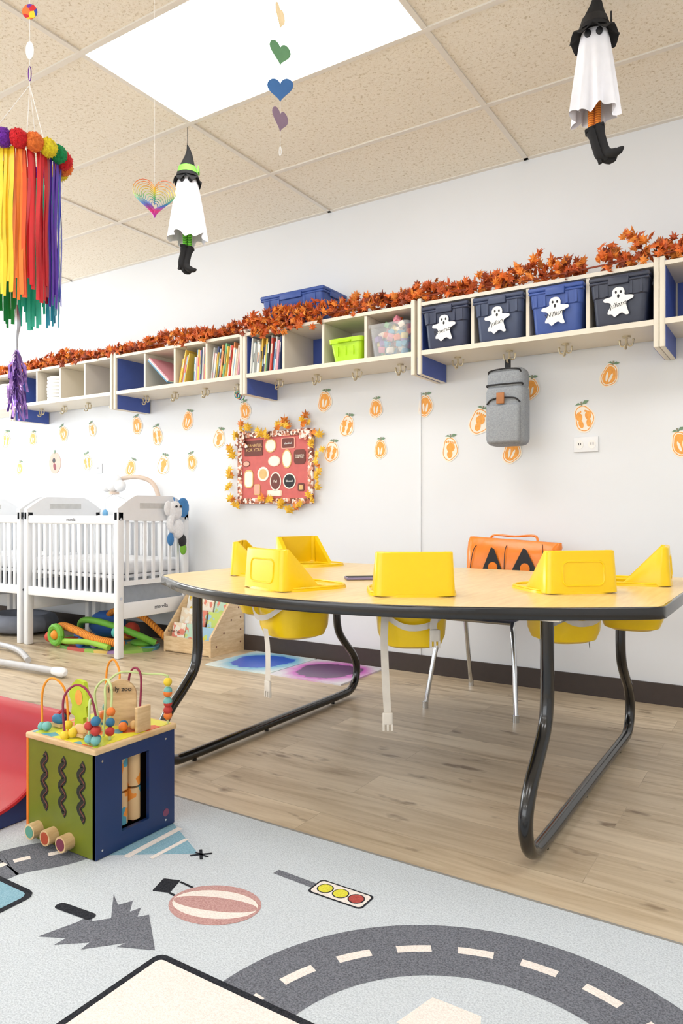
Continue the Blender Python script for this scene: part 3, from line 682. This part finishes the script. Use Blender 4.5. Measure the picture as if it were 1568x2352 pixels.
for k,(dx,dy,m) in enumerate(((-.09,0,MCy),(.08,.03,M_white),(0,-.07,MCy),(.02,.08,M_white))):
    b.tube([(-4.13,3.46,1.03),(-4.13+dx,3.46+dy,1.0),(-4.13+dx,3.46+dy,.92)],.0015,M_white,5); b.sph((-4.13+dx,3.46+dy,.895),.022,m,(1,.7,1.3),10)
b.obj('crib_cloud_mobile')
T=lambda n,c_:mat(n,c_,.6)
MG=T('gym_green',C(110,180,60)); MOo=T('gym_orange',C(240,150,40)); MB2=T('gym_blue',C(60,110,190)); MRd=T('gym_red',C(210,80,60)); MTl=T('gym_teal',C(80,180,170)); MPu=T('gym_purple',C(150,110,180))
b=MB()
Mmat=patch_mat('gym_mat_print',[C(110,160,80),C(150,190,90),C(90,150,170),C(190,90,80),C(160,130,180),C(220,190,110)],9,.8)
b.prism(ell(-4.00,3.29,.44,.26,0,40),0.0,.018,Mmat,'XY')
for q in range(5):
    a=R(72*q+20); b.sph((-4.0+.30*math.cos(a),3.29+.17*math.sin(a),.03),.07,[MG,MOo,MB2,MRd,MTl][q],(1.3,.9,.4),12)
MOst=stripes_mat('gym_stripes',C(245,160,50),C(200,110,40),22,0)
b.tube(cr([(-4.38,3.18,.05),(-4.25,3.12,.13),(-4.05,3.09,.12),(-3.85,3.09,.08),(-3.66,3.14,.06)],8),.026,MOst,10)
b.tube(cr([(-4.35,3.35,.04),(-4.2,3.25,.15),(-3.95,3.2,.17),(-3.70,3.26,.11),(-3.60,3.36,.04)],8),.022,MG,10)
b.tube(cr([(-4.25,3.45,.04),(-4.0,3.35,.22),(-3.75,3.38,.20),(-3.58,3.46,.04)],8),.022,MOst,10)
b.tube(cr([(-4.3,3.1,.04),(-4.1,3.05,.05),(-3.9,3.07,.06),(-3.72,3.08,.04)],8),.019,T('gym_lime',C(150,200,70)),10)
b.sph((-4.12,3.40,.12),.11,MB2,(1.4,1,.85)); b.sph((-3.85,3.38,.10),.055,MRd); b.sph((-3.76,3.18,.12),.038,MTl)
b.tube([(-4.20+.055*math.cos(a*math.pi/8),3.04,.085+.055*math.sin(a*math.pi/8)) for a in range(16)],.022,MG,8,closed=True); b.sph((-4.20,3.04,.085),.034,MOo); b.sph((-4.30,3.07,.06),.038,MRd); b.sph((-4.0,3.08,.045),.034,MB2); b.sph((-3.88,3.10,.045),.03,MPu)
b.obj('baby_activity_gym')
b=MB(); Mgy=mat('cushion_grey',C(120,125,138),.9)
b.tube([(-4.98+.24*math.cos(a*math.pi/12),3.3+.18*math.sin(a*math.pi/12),.08) for a in range(24)],.065,Mgy,10,closed=True); b.sph((-4.98,3.3,.06),.2,mat('cushion_light',C(206,200,192),.9),(1,.8,.25)); b.obj('infant_lounger')
b=MB(); Msw=mat('swing_tube',C(190,190,192),.35)
b.tube(cr([(-4.9,2.35,.35),(-4.7,2.40,.09),(-4.3,2.44,.035),(-3.9,2.48,.03),(-3.45,2.50,.03)],8),.02,Msw,12)
b.tube(cr([(-4.9,2.35,.35),(-4.8,2.55,.12),(-4.5,2.78,.04),(-4.2,2.76,.03),(-3.85,2.6,.03)],8),.018,Msw,12)
b.tube([(-3.47,2.50,.03),(-3.42,2.50,.03),(-3.385,2.497,.03),(-3.365,2.495,.028)],[.022,.027,.027,.012],M_white,14)
b.tube(cr([(-4.9,2.35,.33),(-5.0,2.33,.5),(-5.0,2.3,.62)],6),.025,Msw,12)
b.loft([[(-5.0+x,2.3+y,z) for x,y in rrect(w,d,.1,6)] for z,w,d in ((.45,.3,.3),(.52,.42,.5),(.60,.46,.6),(.60,.4,.54),(.54,.3,.4))],Mgy)
b.obj('baby_swing')
# ------------------------------------------------------------------ book display
b=MB(); x0,x1=-3.50,-3.09
side=[(3.34,0),(3.655,0),(3.655,.42),(3.60,.42),(3.34,.12)]
for xx in (x0,x1-.015): b.prism(side,xx,xx+.015,M_pine,'YZ')
b.box(((x0+x1)/2,3.50,.01),(.40,.30,.015),M_pine)
b.box(((x0+x1)/2,3.345,.055),(.40,.012,.09),M_pine)
for k in range(1,4):
    yy=3.345+.075*k; zz=.055+.085*k; b.box(((x0+x1)/2,yy,zz),(.385,.010,.05),M_pine); b.box(((x0+x1)/2,yy+.03,zz-.025),(.385,.06,.006),M_pine)
b.box(((x0+x1)/2,3.65,.2),(.38,.008,.4),M_pine)
for k in range(4):
    xx=x1+.001; b.cyl((xx-.001,3.39+.07*k,.06+.075*k),(xx+.001,3.39+.07*k,.06+.075*k),.006,M_brn,10); b.cyl((xx-.001,3.62,.06+.08*k),(xx+.001,3.62,.06+.08*k),.006,M_brn,10)
pal=[C(245,240,225),C(240,210,70),C(190,220,200),C(240,225,200),C(160,200,225),C(230,140,120),C(250,250,245),C(200,220,120)]
pm=[patch_mat('book_art_%d'%i,[c_,c_,c_,pal[(i+3)%8],c_,pal[(i+5)%8]],38) for i,c_ in enumerate(pal)]
for k in range(4):
    for j in range(3):
        xx=x0+.08+j*.125+random.uniform(-.01,.01); b.box((0,0,.075),(.11,.010,.15+random.uniform(-.01,.02)),pm[(k*3+j*2)%8],M=MX((xx,3.368+.075*k,.03+.085*k),0,-14))
bs=b.obj('wooden_book_display')
text('I Love You',(-3.42,3.352,.135),.024,M_dk,bs,rot=(76,0,0)); text('Hearing',(-3.30,3.42,.235),.02,M_dk,bs,rot=(76,0,0))
Mbl=splat_mat('liquid_tile_blue',0,0,.30,C(34,92,206),C(120,190,225),C(224,238,238)); Mpu=splat_mat('liquid_tile_purple',0,0,.30,C(100,62,108),C(210,110,200),C(228,226,234))
for cx,m in ((-2.735,Mbl),(-2.255,Mpu)):
    b=MB(); b.box((cx,3.40,.004),(.47,.47,.008),m); b.obj('liquid_floor_tile',origin=(cx,3.4,0))
# ------------------------------------------------------------------ backpack
b=MB(); MGr=mat('backpack_grey',C(150,155,161),.9,var=.15,scale=160); MTan=mat('leather_tan',C(170,110,60),.5)
hx=-1.238; 
b.box((hx,3.49,1.385),(.20,.13,.30),MGr,b=.035); b.box((hx,3.495,1.565),(.19,.12,.11),MGr,b=.03); b.box((hx,3.425,1.34),(.17,.03,.19),MGr,b=.014)
b.tube(cr([(hx-.09,3.45,1.53),(hx-.085,3.432,1.535),(hx,3.425,1.535),(hx+.085,3.432,1.535),(hx+.09,3.45,1.53)],4),.004,M_dk,6)
b.tube(cr([(hx-.08,3.45,1.585),(hx-.075,3.434,1.605),(hx,3.43,1.612),(hx+.075,3.434,1.605),(hx+.08,3.45,1.585)],4),.004,M_dk,6)
b.tube(cr([(hx-.085,3.425,1.44),(hx-.06,3.42,1.462),(hx,3.415,1.468),(hx+.06,3.42,1.462),(hx+.085,3.425,1.44)],4),.004,M_dk,6)
b.box((hx-.01,3.410,1.465),(.04,.008,.055),MTan,b=.003)
b.box((hx,3.49,1.638),(.03,.010,.06),M_dk,b=.004); b.rib([(hx-.1,3.47,1.45),(hx-.108,3.5,1.38),(hx-.1,3.52,1.3)],(0,.02,0),MGr)
b.obj('grey_backpack')
b=MB(); 
for dx,c_ in ((0,MTl),(.015,M_royal),(.028,mat('ring_green',C(60,150,80),.4)),(.01,MOo)): b.tube([(-3.005+dx+.02*math.cos(a*math.pi/6),3.49+.004*dx*100,1.645+.02*math.sin(a*math.pi/6)-dx*.5) for a in range(12)],.0035,c_,6,closed=True)
b.obj('teething_rings')
# ------------------------------------------------------------------ foam climber (red/blue)
M_rv=mat('red_vinyl',C(172,40,52),.26,var=.05,scale=4); M_bv=mat('blue_vinyl',C(28,50,104),.35)
b=MB(); prof=[(.55,.05)]
for p in cr([(.9,.045,0),(1.1,.04,0),(1.22,.05,0),(1.30,.095,0),(1.345,.17,0),(1.365,.24,0),(1.385,.275,0),(1.41,.285,0),(1.425,.27,0)],5): prof.append((p[0],p[1]))
n=len(prof); z0=.0108; xe=-1.905
b.loft([[(x,p[0],p[1]+z0) for p in prof] for x in (-2.9,-2.45,xe)],M_rv,False,False,closed=False)
for x in (-2.9,xe): b.add([(x,p[0],p[1]+z0) for p in prof]+[(x,1.425,z0),(x,.55,z0)],[tuple(range(n+2))],M_bv)
b.add([(-2.9,.55,z0),(xe,.55,z0),(xe,.55,.05+z0),(-2.9,.55,.05+z0)],[(0,1,2,3)],M_bv); b.add([(-2.9,1.425,z0),(xe,1.425,z0),(xe,1.425,.27+z0),(-2.9,1.425,.27+z0)],[(3,2,1,0)],M_bv)
b.add([(-2.9,.55,z0),(xe,.55,z0),(xe,1.425,z0),(-2.9,1.425,z0)],[(3,2,1,0)],M_bv)
b.tube([(xe,p[0],p[1]+z0) for p in prof],.007,M_rv,6)
b.obj('foam_climber_block')
# ------------------------------------------------------------------ activity cube
b=MB(); z0=.0105; x0,x1,y0,y1,H=-1.805,-1.525,1.22,1.495,.27
M_ol=mat('toy_green',C(106,114,30),.35,var=.1,scale=12); M_tb=mat('toy_blue',C(22,48,96),.35,var=.05,scale=12); M_to=mat('toy_orange',C(224,120,36),.35)
M_ty=patch_mat('toy_top_art',[C(226,220,60),C(226,220,60),C(196,206,60),C(220,100,50),C(226,220,60),C(90,160,180)],16,.35)
t=.012
b.box(((x0+x1)/2,y0+t/2,z0+H/2),(x1-x0-.001,t,H),M_ol); b.box(((x0+x1)/2,y1-t/2,z0+H/2),(x1-x0,t,H),M_to); b.box((x0-.004,(y0+y1)/2,z0+H/2),(.009,y1-y0+.002,H),M_to)
wy0,wy1,wz0,wz1=1.305,1.400,.045,.235
b.box((x1-t/2+.001,(y0+wy0)/2,z0+H/2),(t,wy0-y0,H),M_tb); b.box((x1-t/2+.001,(wy1+y1)/2,z0+H/2),(t,y1-wy1,H),M_tb)
b.box((x1-t/2+.001,(wy0+wy1)/2,z0+wz0/2),(t,wy1-wy0,wz0),M_tb); b.box((x1-t/2+.001,(wy0+wy1)/2,z0+(wz1+H)/2),(t,wy1-wy0,H-wz1),M_tb)
b.box(((x0+x1)/2,(y0+y1)/2,z0+.004),(x1-x0-.01,y1-y0-.01,.008),M_dk); b.box((x1-.09,(y0+y1)/2,z0+H/2),(.004,y1-y0-.03,H-.02),M_dk)
M_rol=patch_mat('roller_art',[C(216,180,132),C(216,180,132),C(216,180,132),C(230,140,46),C(216,180,132),C(76,150,170)],34,.5)
for yy in (1.33,1.374):
    b.cyl((x1-.035,yy,z0+.05),(x1-.035,yy,z0+.136),.0195,M_rol,18); b.cyl((x1-.035,yy,z0+.142),(x1-.035,yy,z0+.232),.0195,M_rol,18); b.cyl((x1-.035,yy,z0+.04),(x1-.035,yy,z0+.24),.004,M_brn,6)
b.box(((x0+x1)/2,(y0+y1)/2,z0+H+.008),(x1-x0+.012,y1-y0+.012,.016),M_wood,b=.004); b.box(((x0+x1)/2,(y0+y1)/2,z0+H+.0165),(x1-x0-.012,y1-y0-.012,.001),M_ty)
M_slot=mat('slot_dark',C(30,32,18),.7)
for i in range(3):
    sx=-1.735+.077*i
    pth=[(sx+.009*math.sin(k*.75),z0+.24-k*.0052) for k in range(30)]
    b.band(pth,.020,y0-.0006,M_slot,plane='XZ'); b.tube([(p[0]+.005,y0-.0012,p[1]) for p in pth],.0014,M_brn,6)
    wx=-1.758+.066*i; wm=[T('wheel_teal',C(90,150,130)),T('wheel_red',C(170,70,40)),T('wheel_plum',C(120,50,70))][i]
    b.cyl((wx,y0,z0+.030-.001*i),(wx,y0-.03,z0+.030-.001*i),.021,M_wood,20); b.cyl((wx,y0-.03,z0+.030-.001*i),(wx,y0-.031,z0+.030-.001*i),.016,wm,20)
for yy,zz in ((1.24,.02),(1.24,.25),(1.46,.02),(1.46,.25)): b.cyl((x1+.001,yy,z0+zz),(x1+.003,yy,z0+zz),.003,M_chrome,8)
b.cyl((x1+.001,1.462,z0+.04),(x1+.002,1.462,z0+.04),.011,mat('stand_in_mark',C(120,60,90),.5),16)
zt=z0+H+.017
W=lambda a,bb,h:(x0+a*(x1-x0),y0+bb*(y1-y0),zt+h)
MM=T('wire_maroon',C(140,40,70)); MW=T('wire_green',C(190,205,140)); MOw=T('wire_orange',C(236,150,40))
bead=[T('bead_red',C(186,54,46)),T('bead_blue',C(46,112,150)),T('bead_yellow',C(226,194,46)),T('bead_teal',C(112,176,172)),T('bead_orange',C(230,122,46)),T('bead_wood',C(214,174,116))]
def wire(pts,m,beads):
    Q=cr([W(*p) for p in pts],8); b.tube(Q,.0032,m,8)
    for k,c_ in beads: b.sph(Q[min(k,len(Q)-1)],.0125,bead[c_],seg=12)
wire([(.05,.12,0),(.05,.12,.10),(.12,.14,.14),(.25,.16,.14),(.32,.2,.10),(.35,.2,.0)],MOw,[(1,3),(38,2)])
wire([(.5,.05,0),(.46,.06,.10),(.55,.12,.14),(.7,.15,.13),(.85,.12,.08),(.92,.08,0)],MM,[(1,2),(36,0),(38,1)])
wire([(.2,.8,0),(.2,.8,.13),(.3,.8,.17),(.4,.8,.14),(.45,.75,.09),(.5,.7,.0)],MOw,[(2,3),(36,4)])
wire([(.6,.75,0),(.6,.75,.12),(.68,.75,.16),(.78,.75,.14),(.8,.72,.05),(.8,.7,0)],MM,[(3,5),(34,1)])
wire([(.6,.4,0),(.5,.4,.10),(.6,.45,.14),(.75,.4,.12),(.85,.3,.05),(.9,.25,0)],MW,[(30,4),(33,1),(36,0)])
wire([(.75,.3,.0),(.72,.35,.08),(.55,.5,.12),(.6,.65,.15),(.8,.8,.145),(.95,.92,.14),(.97,.94,.12),(.97,.94,0)],MW,[(48,2),(50,3),(52,0),(54,4)])
wire([(.85,.05,.0),(.85,.05,.08),(.8,.1,.11),(.7,.2,.10),(.62,.3,.07),(.6,.35,0)],MW,[(2,3),(5,0),(36,1)])
for a_,b_,c_,k in ((.93,.06,3,0),(.93,.06,0,1),(.93,.06,1,2),(.97,.94,0,1),(.97,.94,3,2),(.97,.94,4,3),(.15,.1,3,0),(.75,.55,1,0),(.8,.5,4,0),(.85,.6,5,0),(.55,.1,2,0)):
    b.sph(W(a_,b_,.014+.025*k),.013,bead[c_],seg=12)
ML2=T('toy_lime',C(186,206,50))
c0=W(.32,.35,0)
b.prism([(c0[0]+x,c0[2]+z) for x,z in ((-.02,0),(.02,0),(.018,.03),(.035,.035),(.03,.06),(.045,.075),(.03,.10),(.02,.13),(-.01,.135),(-.03,.12),(-.045,.09),(-.03,.06),(-.035,.035),(-.018,.03))],c0[1],c0[1]+.012,ML2,'XZ')
b.flat(ell(c0[0],c0[2]+.085,.016,.022),c0[1]-.001,M_or); 
c1=W(.62,.62,0); sign=[(-.045,0)]+[(.045*math.cos(R(180-a)),.085+.045*math.sin(R(180-a))) for a in range(0,181,15)]+[(.045,0)]
b.prism(sign,0,.012,M_wood,'XZ',M=MX(c1,38))
c2=W(.95,.62,0); b.box((c2[0],c2[1],c2[2]+.035),(.012,.05,.07),M_wood,b=.003)
for a_,b_,m_ in ((.12,.25,bead[1]),(.6,.15,bead[5]),(.42,.6,bead[4])):
    q=W(a_,b_,.022); b.sph(q,.02,m_,(1.3,.45,.8),10); b.sph((q[0]+.022,q[1],q[2]+.012),.010,m_,(1,.7,1),8); b.box((q[0],q[1],q[2]-.014),(.045,.02,.008),M_wood)
cu=b.obj('wooden_bead_maze_cube')
text('jolly zoo',(c1[0]+.002,c1[1]-.003,c1[2]+.105),.019,M_dk,cu,rot=(90,0,38))
# ------------------------------------------------------------------ hanging decor
def string(b,a,c_,r=.0009,m=M_paper): b.tube([a,c_],r,m,5)
def witch(x,y,ztop,zbrim,zhem,zleg,zboot,brim,wt,wb,band,legm,face,tilt):
    b=MB(MX((x,y,0),face))
    MH=mat('black_felt',C(30,30,32),.9); MCg=mat('ghost_cloth',C(236,236,242),.8,var=.02)
    string(b,(0,0,ztop),(0,0,ZC-.001),.0012,M_dk)
    rg=[]
    hz=ztop-zbrim
    for k in range(7):
        t=k/6; r=.003+(wt*.5)*(t**1.1); rg.append([(r*math.cos(2*math.pi*j/20)+.01*math.sin(t*5)*(1-t),r*math.sin(2*math.pi*j/20),ztop-hz*t) for j in range(20)])
    b.loft(rg,MH)
    b.loft([[(wt*.47*k*math.cos(2*math.pi*j/20),wt*.47*k*math.sin(2*math.pi*j/20),zbrim+z) for j in range(20)] for z,k in ((hz*.32,.82),(hz*.12,1.0))],band,False,False)
    b.box((wt*.5,-.0,zbrim+hz*.24),(.006,.035,.03),band)
    B=[]
    for k in range(5):
        r=wt*.42+(brim/2-wt*.42)*k/4; B.append([(r*math.cos(2*math.pi*j/40),r*math.sin(2*math.pi*j/40),zbrim-.006*k+.012*(k/4)*math.sin(2*math.pi*j*7/40)) for j in range(40)])
    B2=[[(p[0],p[1],p[2]+.003) for p in q] for q in reversed(B)]
    b.loft(B+B2,MH,False,False)
    b.sph((0,0,zbrim-.03),wt*.42,MCg,(1,1,1.1),18)
    G=[]; L=zbrim-.005-zhem; nj=72
    for k in range(13):
        t=k/12; base=wt*.40+(wb/2-wt*.40)*t**.7; amp=.014*t**1.2
        G.append([((base+amp*math.cos(9*2*math.pi*j/nj+.5*math.sin(3*j*2*math.pi/nj)))*math.cos(2*math.pi*j/nj),(base+amp*math.cos(9*2*math.pi*j/nj))*math.sin(2*math.pi*j/nj),zbrim-.005-L*t+((.012*math.sin(4*2*math.pi*j/nj+x)+.006*math.sin(9*2*math.pi*j/nj))*t)) for j in range(nj)])
    b.loft(G,MCg,True,False)
    for sx in (-1,1): b.sph((sx*wt*.17,-wt*.44,zbrim-.026),.012,M_dk,(1,.5,1.25),10)
    zt=zhem+.05
    X=MX((0,0,zleg+.01),0,0,tilt)@Matrix.Translation((0,0,-(zleg+.01)))
    for sx in (-1,1):
        b.tube([(sx*.011,0,zt),(sx*.011,0,zleg)],.011,legm,10)
        s2=1
        b.tube(cr([(sx*.011,0,zleg+.012),(sx*.012,-.002,zleg-.02),(sx*.012,0,zboot+.035),(sx*.012+s2*.012,-.008*sx,zboot+.016),(sx*.012+s2*.035,-.012*sx,zboot+.006+.004*sx),(sx*.012+s2*.055,-.014*sx,zboot+.016)],4),[.019]*4+[.015]*4+[.016]*4+[.015]*4+[.012]*2+[.009,.006,.003],MH,10,M=X)
        b.box((sx*.010-.006,.0,zboot+.012),(.012,.014,.022),MH,M=X)
        b.box((sx*.011,0,zleg+.006),(.044,.036,.012),MH,M=X,b=.004)
    b.obj('hanging_witch_ghost')
GB=mat('felt_green',C(130,230,80),.8)
witch(-2.461,2.499,2.65,2.492,2.20,2.155,2.05,.135,.105,.17,GB,stripes_mat('green_stripe',C(120,220,60),C(60,130,30),40),38,12)
witch(-.605,2.579,2.715,2.565,2.275,2.225,2.108,.165,.11,.150,M_dk,stripes_mat('orange_stripe',C(246,150,50),C(200,100,30),40),10,-16)
b=MB(); cx,cy=-1.730,1.150; RB_=[C(40,60,170),C(110,40,160),C(214,30,40),C(246,120,50),C(246,214,40),C(20,140,80)]
pmn=[mat('pompom_%d'%i,c_,.95,bump=1.0,scale=120,var=.25) for i,c_ in enumerate(RB_)]
zc=1.838
order=[0,1,2,3,4,5,2,3,4]
for k in range(18):
    a=R(-78+20*k)
    q=(cx+.104*math.cos(a),cy+.104*math.sin(a),zc); r=.0235; mm=pmn[order[k%9]]
    b.sph(q,r,mm,seg=14)
    for _ in range(110):
        d=Vector((random.gauss(0,1),random.gauss(0,1),random.gauss(0,1))).normalized(); s_=Vector(q)+d*r*.9; t_=d.orthogonal()*.0018
        e_=Vector(q)+d*r*1.12; b.add([tuple(s_-t_),tuple(s_+t_),tuple(e_)],[(0,1,2)],mm)
b.tube([(cx+.098*math.cos(a*math.pi/20),cy+.098*math.sin(a*math.pi/20),zc-.012) for a in range(40)],.004,M_paper,6,closed=True)
rc=[C(252,214,36),C(250,204,24),C(246,128,40),C(238,90,36),C(222,32,40),C(196,22,36),C(150,20,50),C(90,44,170),C(50,60,190),C(30,150,180),C(40,190,160),C(30,150,70),C(120,200,60)]
rm=[mat('ribbon_%d'%i,c_,.35,var=.05) for i,c_ in enumerate(rc)]
seq=[(60,0),(78,1),(90,2),(98,3),(116,4),(128,5),(136,6),(158,7),(182,8),(230,9),(280,10),(330,11),(361,12)]
for k in range(104):
    a=2*math.pi*k/104; deg=(math.degrees(a)+124)%360
    idx=[i_ for t_,i_ in seq if deg<t_][0]
    r=.094+random.uniform(-.012,.004); px_,py_=cx+r*math.cos(a),cy+r*math.sin(a)
    L=.35+random.uniform(-.03,.04)+(.03 if deg>190 else 0); ph=random.uniform(0,6)
    tdir=(-math.sin(a+random.uniform(-.5,.5))*.0085,math.cos(a)*.0085,0)
    b.rib([(px_+.003*math.sin(ph+j*.7),py_+.003*math.cos(ph+j*.9),zc-.015-L*j/9) for j in range(10)],tdir,rm[idx])
ap=(-1.729,1.172,2.04)
for a in (0,120,240): string(b,ap,(cx+.1*math.cos(R(a)),cy+.1*math.sin(R(a)),zc))
string(b,ap,(ap[0],ap[1],ZC-.001))
FX=lambda z:MX((ap[0],ap[1],z),32)
b.prism(ell(0,0,.02,.02),-.001,.001,patch_mat('disc_art',RB_,60),'XZ',M=FX(2.235)); b.prism(ell(0,0,.011,.024),-.001,.001,M_paper,'XZ',M=FX(2.132)); b.tube([(.004*math.cos(t),0,.02*math.sin(t)) for t in [i*math.pi/6 for i in range(12)]],.0012,pmn[1],5,closed=True,M=FX(2.07))
qx,qy=-1.742,1.143; Mfo=mat('purple_foil',C(160,124,200),.2,.7,var=.5,scale=60)
string(b,ap,(qx,qy,1.44)); b.tube(cr([(qx,qy,1.45),(qx+.004,qy,1.40),(qx-.002,qy,1.36),(qx,qy,1.31)],4),[.002,.004,.006,.008,.008,.007,.006,.005,.005,.004,.003,.002,.002],mat('silver_foil',C(190,192,198),.25,.8),8)
for k in range(130):
    a=random.uniform(0,6.28); r=random.uniform(.003,.024); z=random.uniform(1.19,1.325)
    b.rib([(qx+.002*math.cos(a),qy+.002*math.sin(a),z+.01),(qx+r*math.cos(a),qy+r*math.sin(a),z-.01),(qx+r*1.1*math.cos(a+.4),qy+r*1.1*math.sin(a+.4),z-.045)],(.006*math.sin(a),.006*math.cos(a),0),Mfo)
b.obj('rainbow_ribbon_mobile')
b=MB(); hx_,hy_=-1.340,1.755
string(b,(hx_,hy_,2.01),(hx_,hy_,ZC-.001),.0006)
for z,c_,rot,s_ in ((2.413,C(232,200,130),105,.075),(2.302,C(110,165,120),72,.078),(2.192,C(60,110,170),34,.08),(2.099,C(150,125,150),88,.075)):
    b.prism(heart(s_),-.0008,.0008,mat('heart_%d'%int(z*1000),c_,.6),'XZ',M=MX((hx_,hy_,z),rot))
b.tube([(hx_+.004*math.cos(t),hy_,2.005+.014*math.sin(t)) for t in [i*math.pi/5 for i in range(10)]],.0012,M_paper,5,closed=True)
b.obj('hanging_paper_hearts')
b=MB(); sx_,sy_,sz_=-1.814,1.690,1.949; string(b,(sx_,sy_,sz_+.05),(sx_,sy_,ZC-.001),.0006)
Mrb=rainbow_mat('spinner_rainbow','Z',-.07,.07)
for k in range(10):
    s_=.140*(1-k*.09); b.tube([(p[0],.0,p[1]-.003*k) for p in heart(s_,40)],.0012,Mrb,5,closed=True,M=MX((sx_,sy_,sz_),44+k*5))
b.obj('rainbow_heart_wind_spinner',origin=(sx_,sy_,sz_))
# ------------------------------------------------------------------ lights, camera, world
def area(name,loc,rot,sx,sy,e,col=(1,1,1)):
    l=bpy.data.lights.new(name,'AREA'); l.shape='RECTANGLE'; l.size=sx; l.size_y=sy; l.energy=e; l.color=col
    o=bpy.data.objects.new(name,l); o.location=loc; o.rotation_euler=[R(a) for a in rot]; scn.collection.objects.link(o)
area('window_daylight_left',(XL+.05,1.9,1.55),(0,-90,0),1.5,2.5,105,(.92,.97,1))
area('window_daylight_front',(-2.6,YF+.05,1.55),(90,0,0),6.5,1.5,84,(.96,.98,1))  # unseen fill lamp added inside the front wall for soft, controllable light
w=bpy.data.worlds.new('World'); scn.world=w; w.use_nodes=True
bg=w.node_tree.nodes['Background']; bg.inputs[0].default_value=(.88,.94,1,1); bg.inputs[1].default_value=1.3
cam=bpy.data.cameras.new('Camera'); cam.sensor_fit='VERTICAL'; cam.sensor_height=36; cam.lens=1657/2352*36
co=bpy.data.objects.new('Camera',cam); co.location=(0,0,.905); co.rotation_euler=(R(90),0,math.atan(1056/1657)); scn.collection.objects.link(co); scn.camera=co
try:
    scn.view_settings.view_transform='Standard'; scn.view_settings.look='None'
except Exception: pass
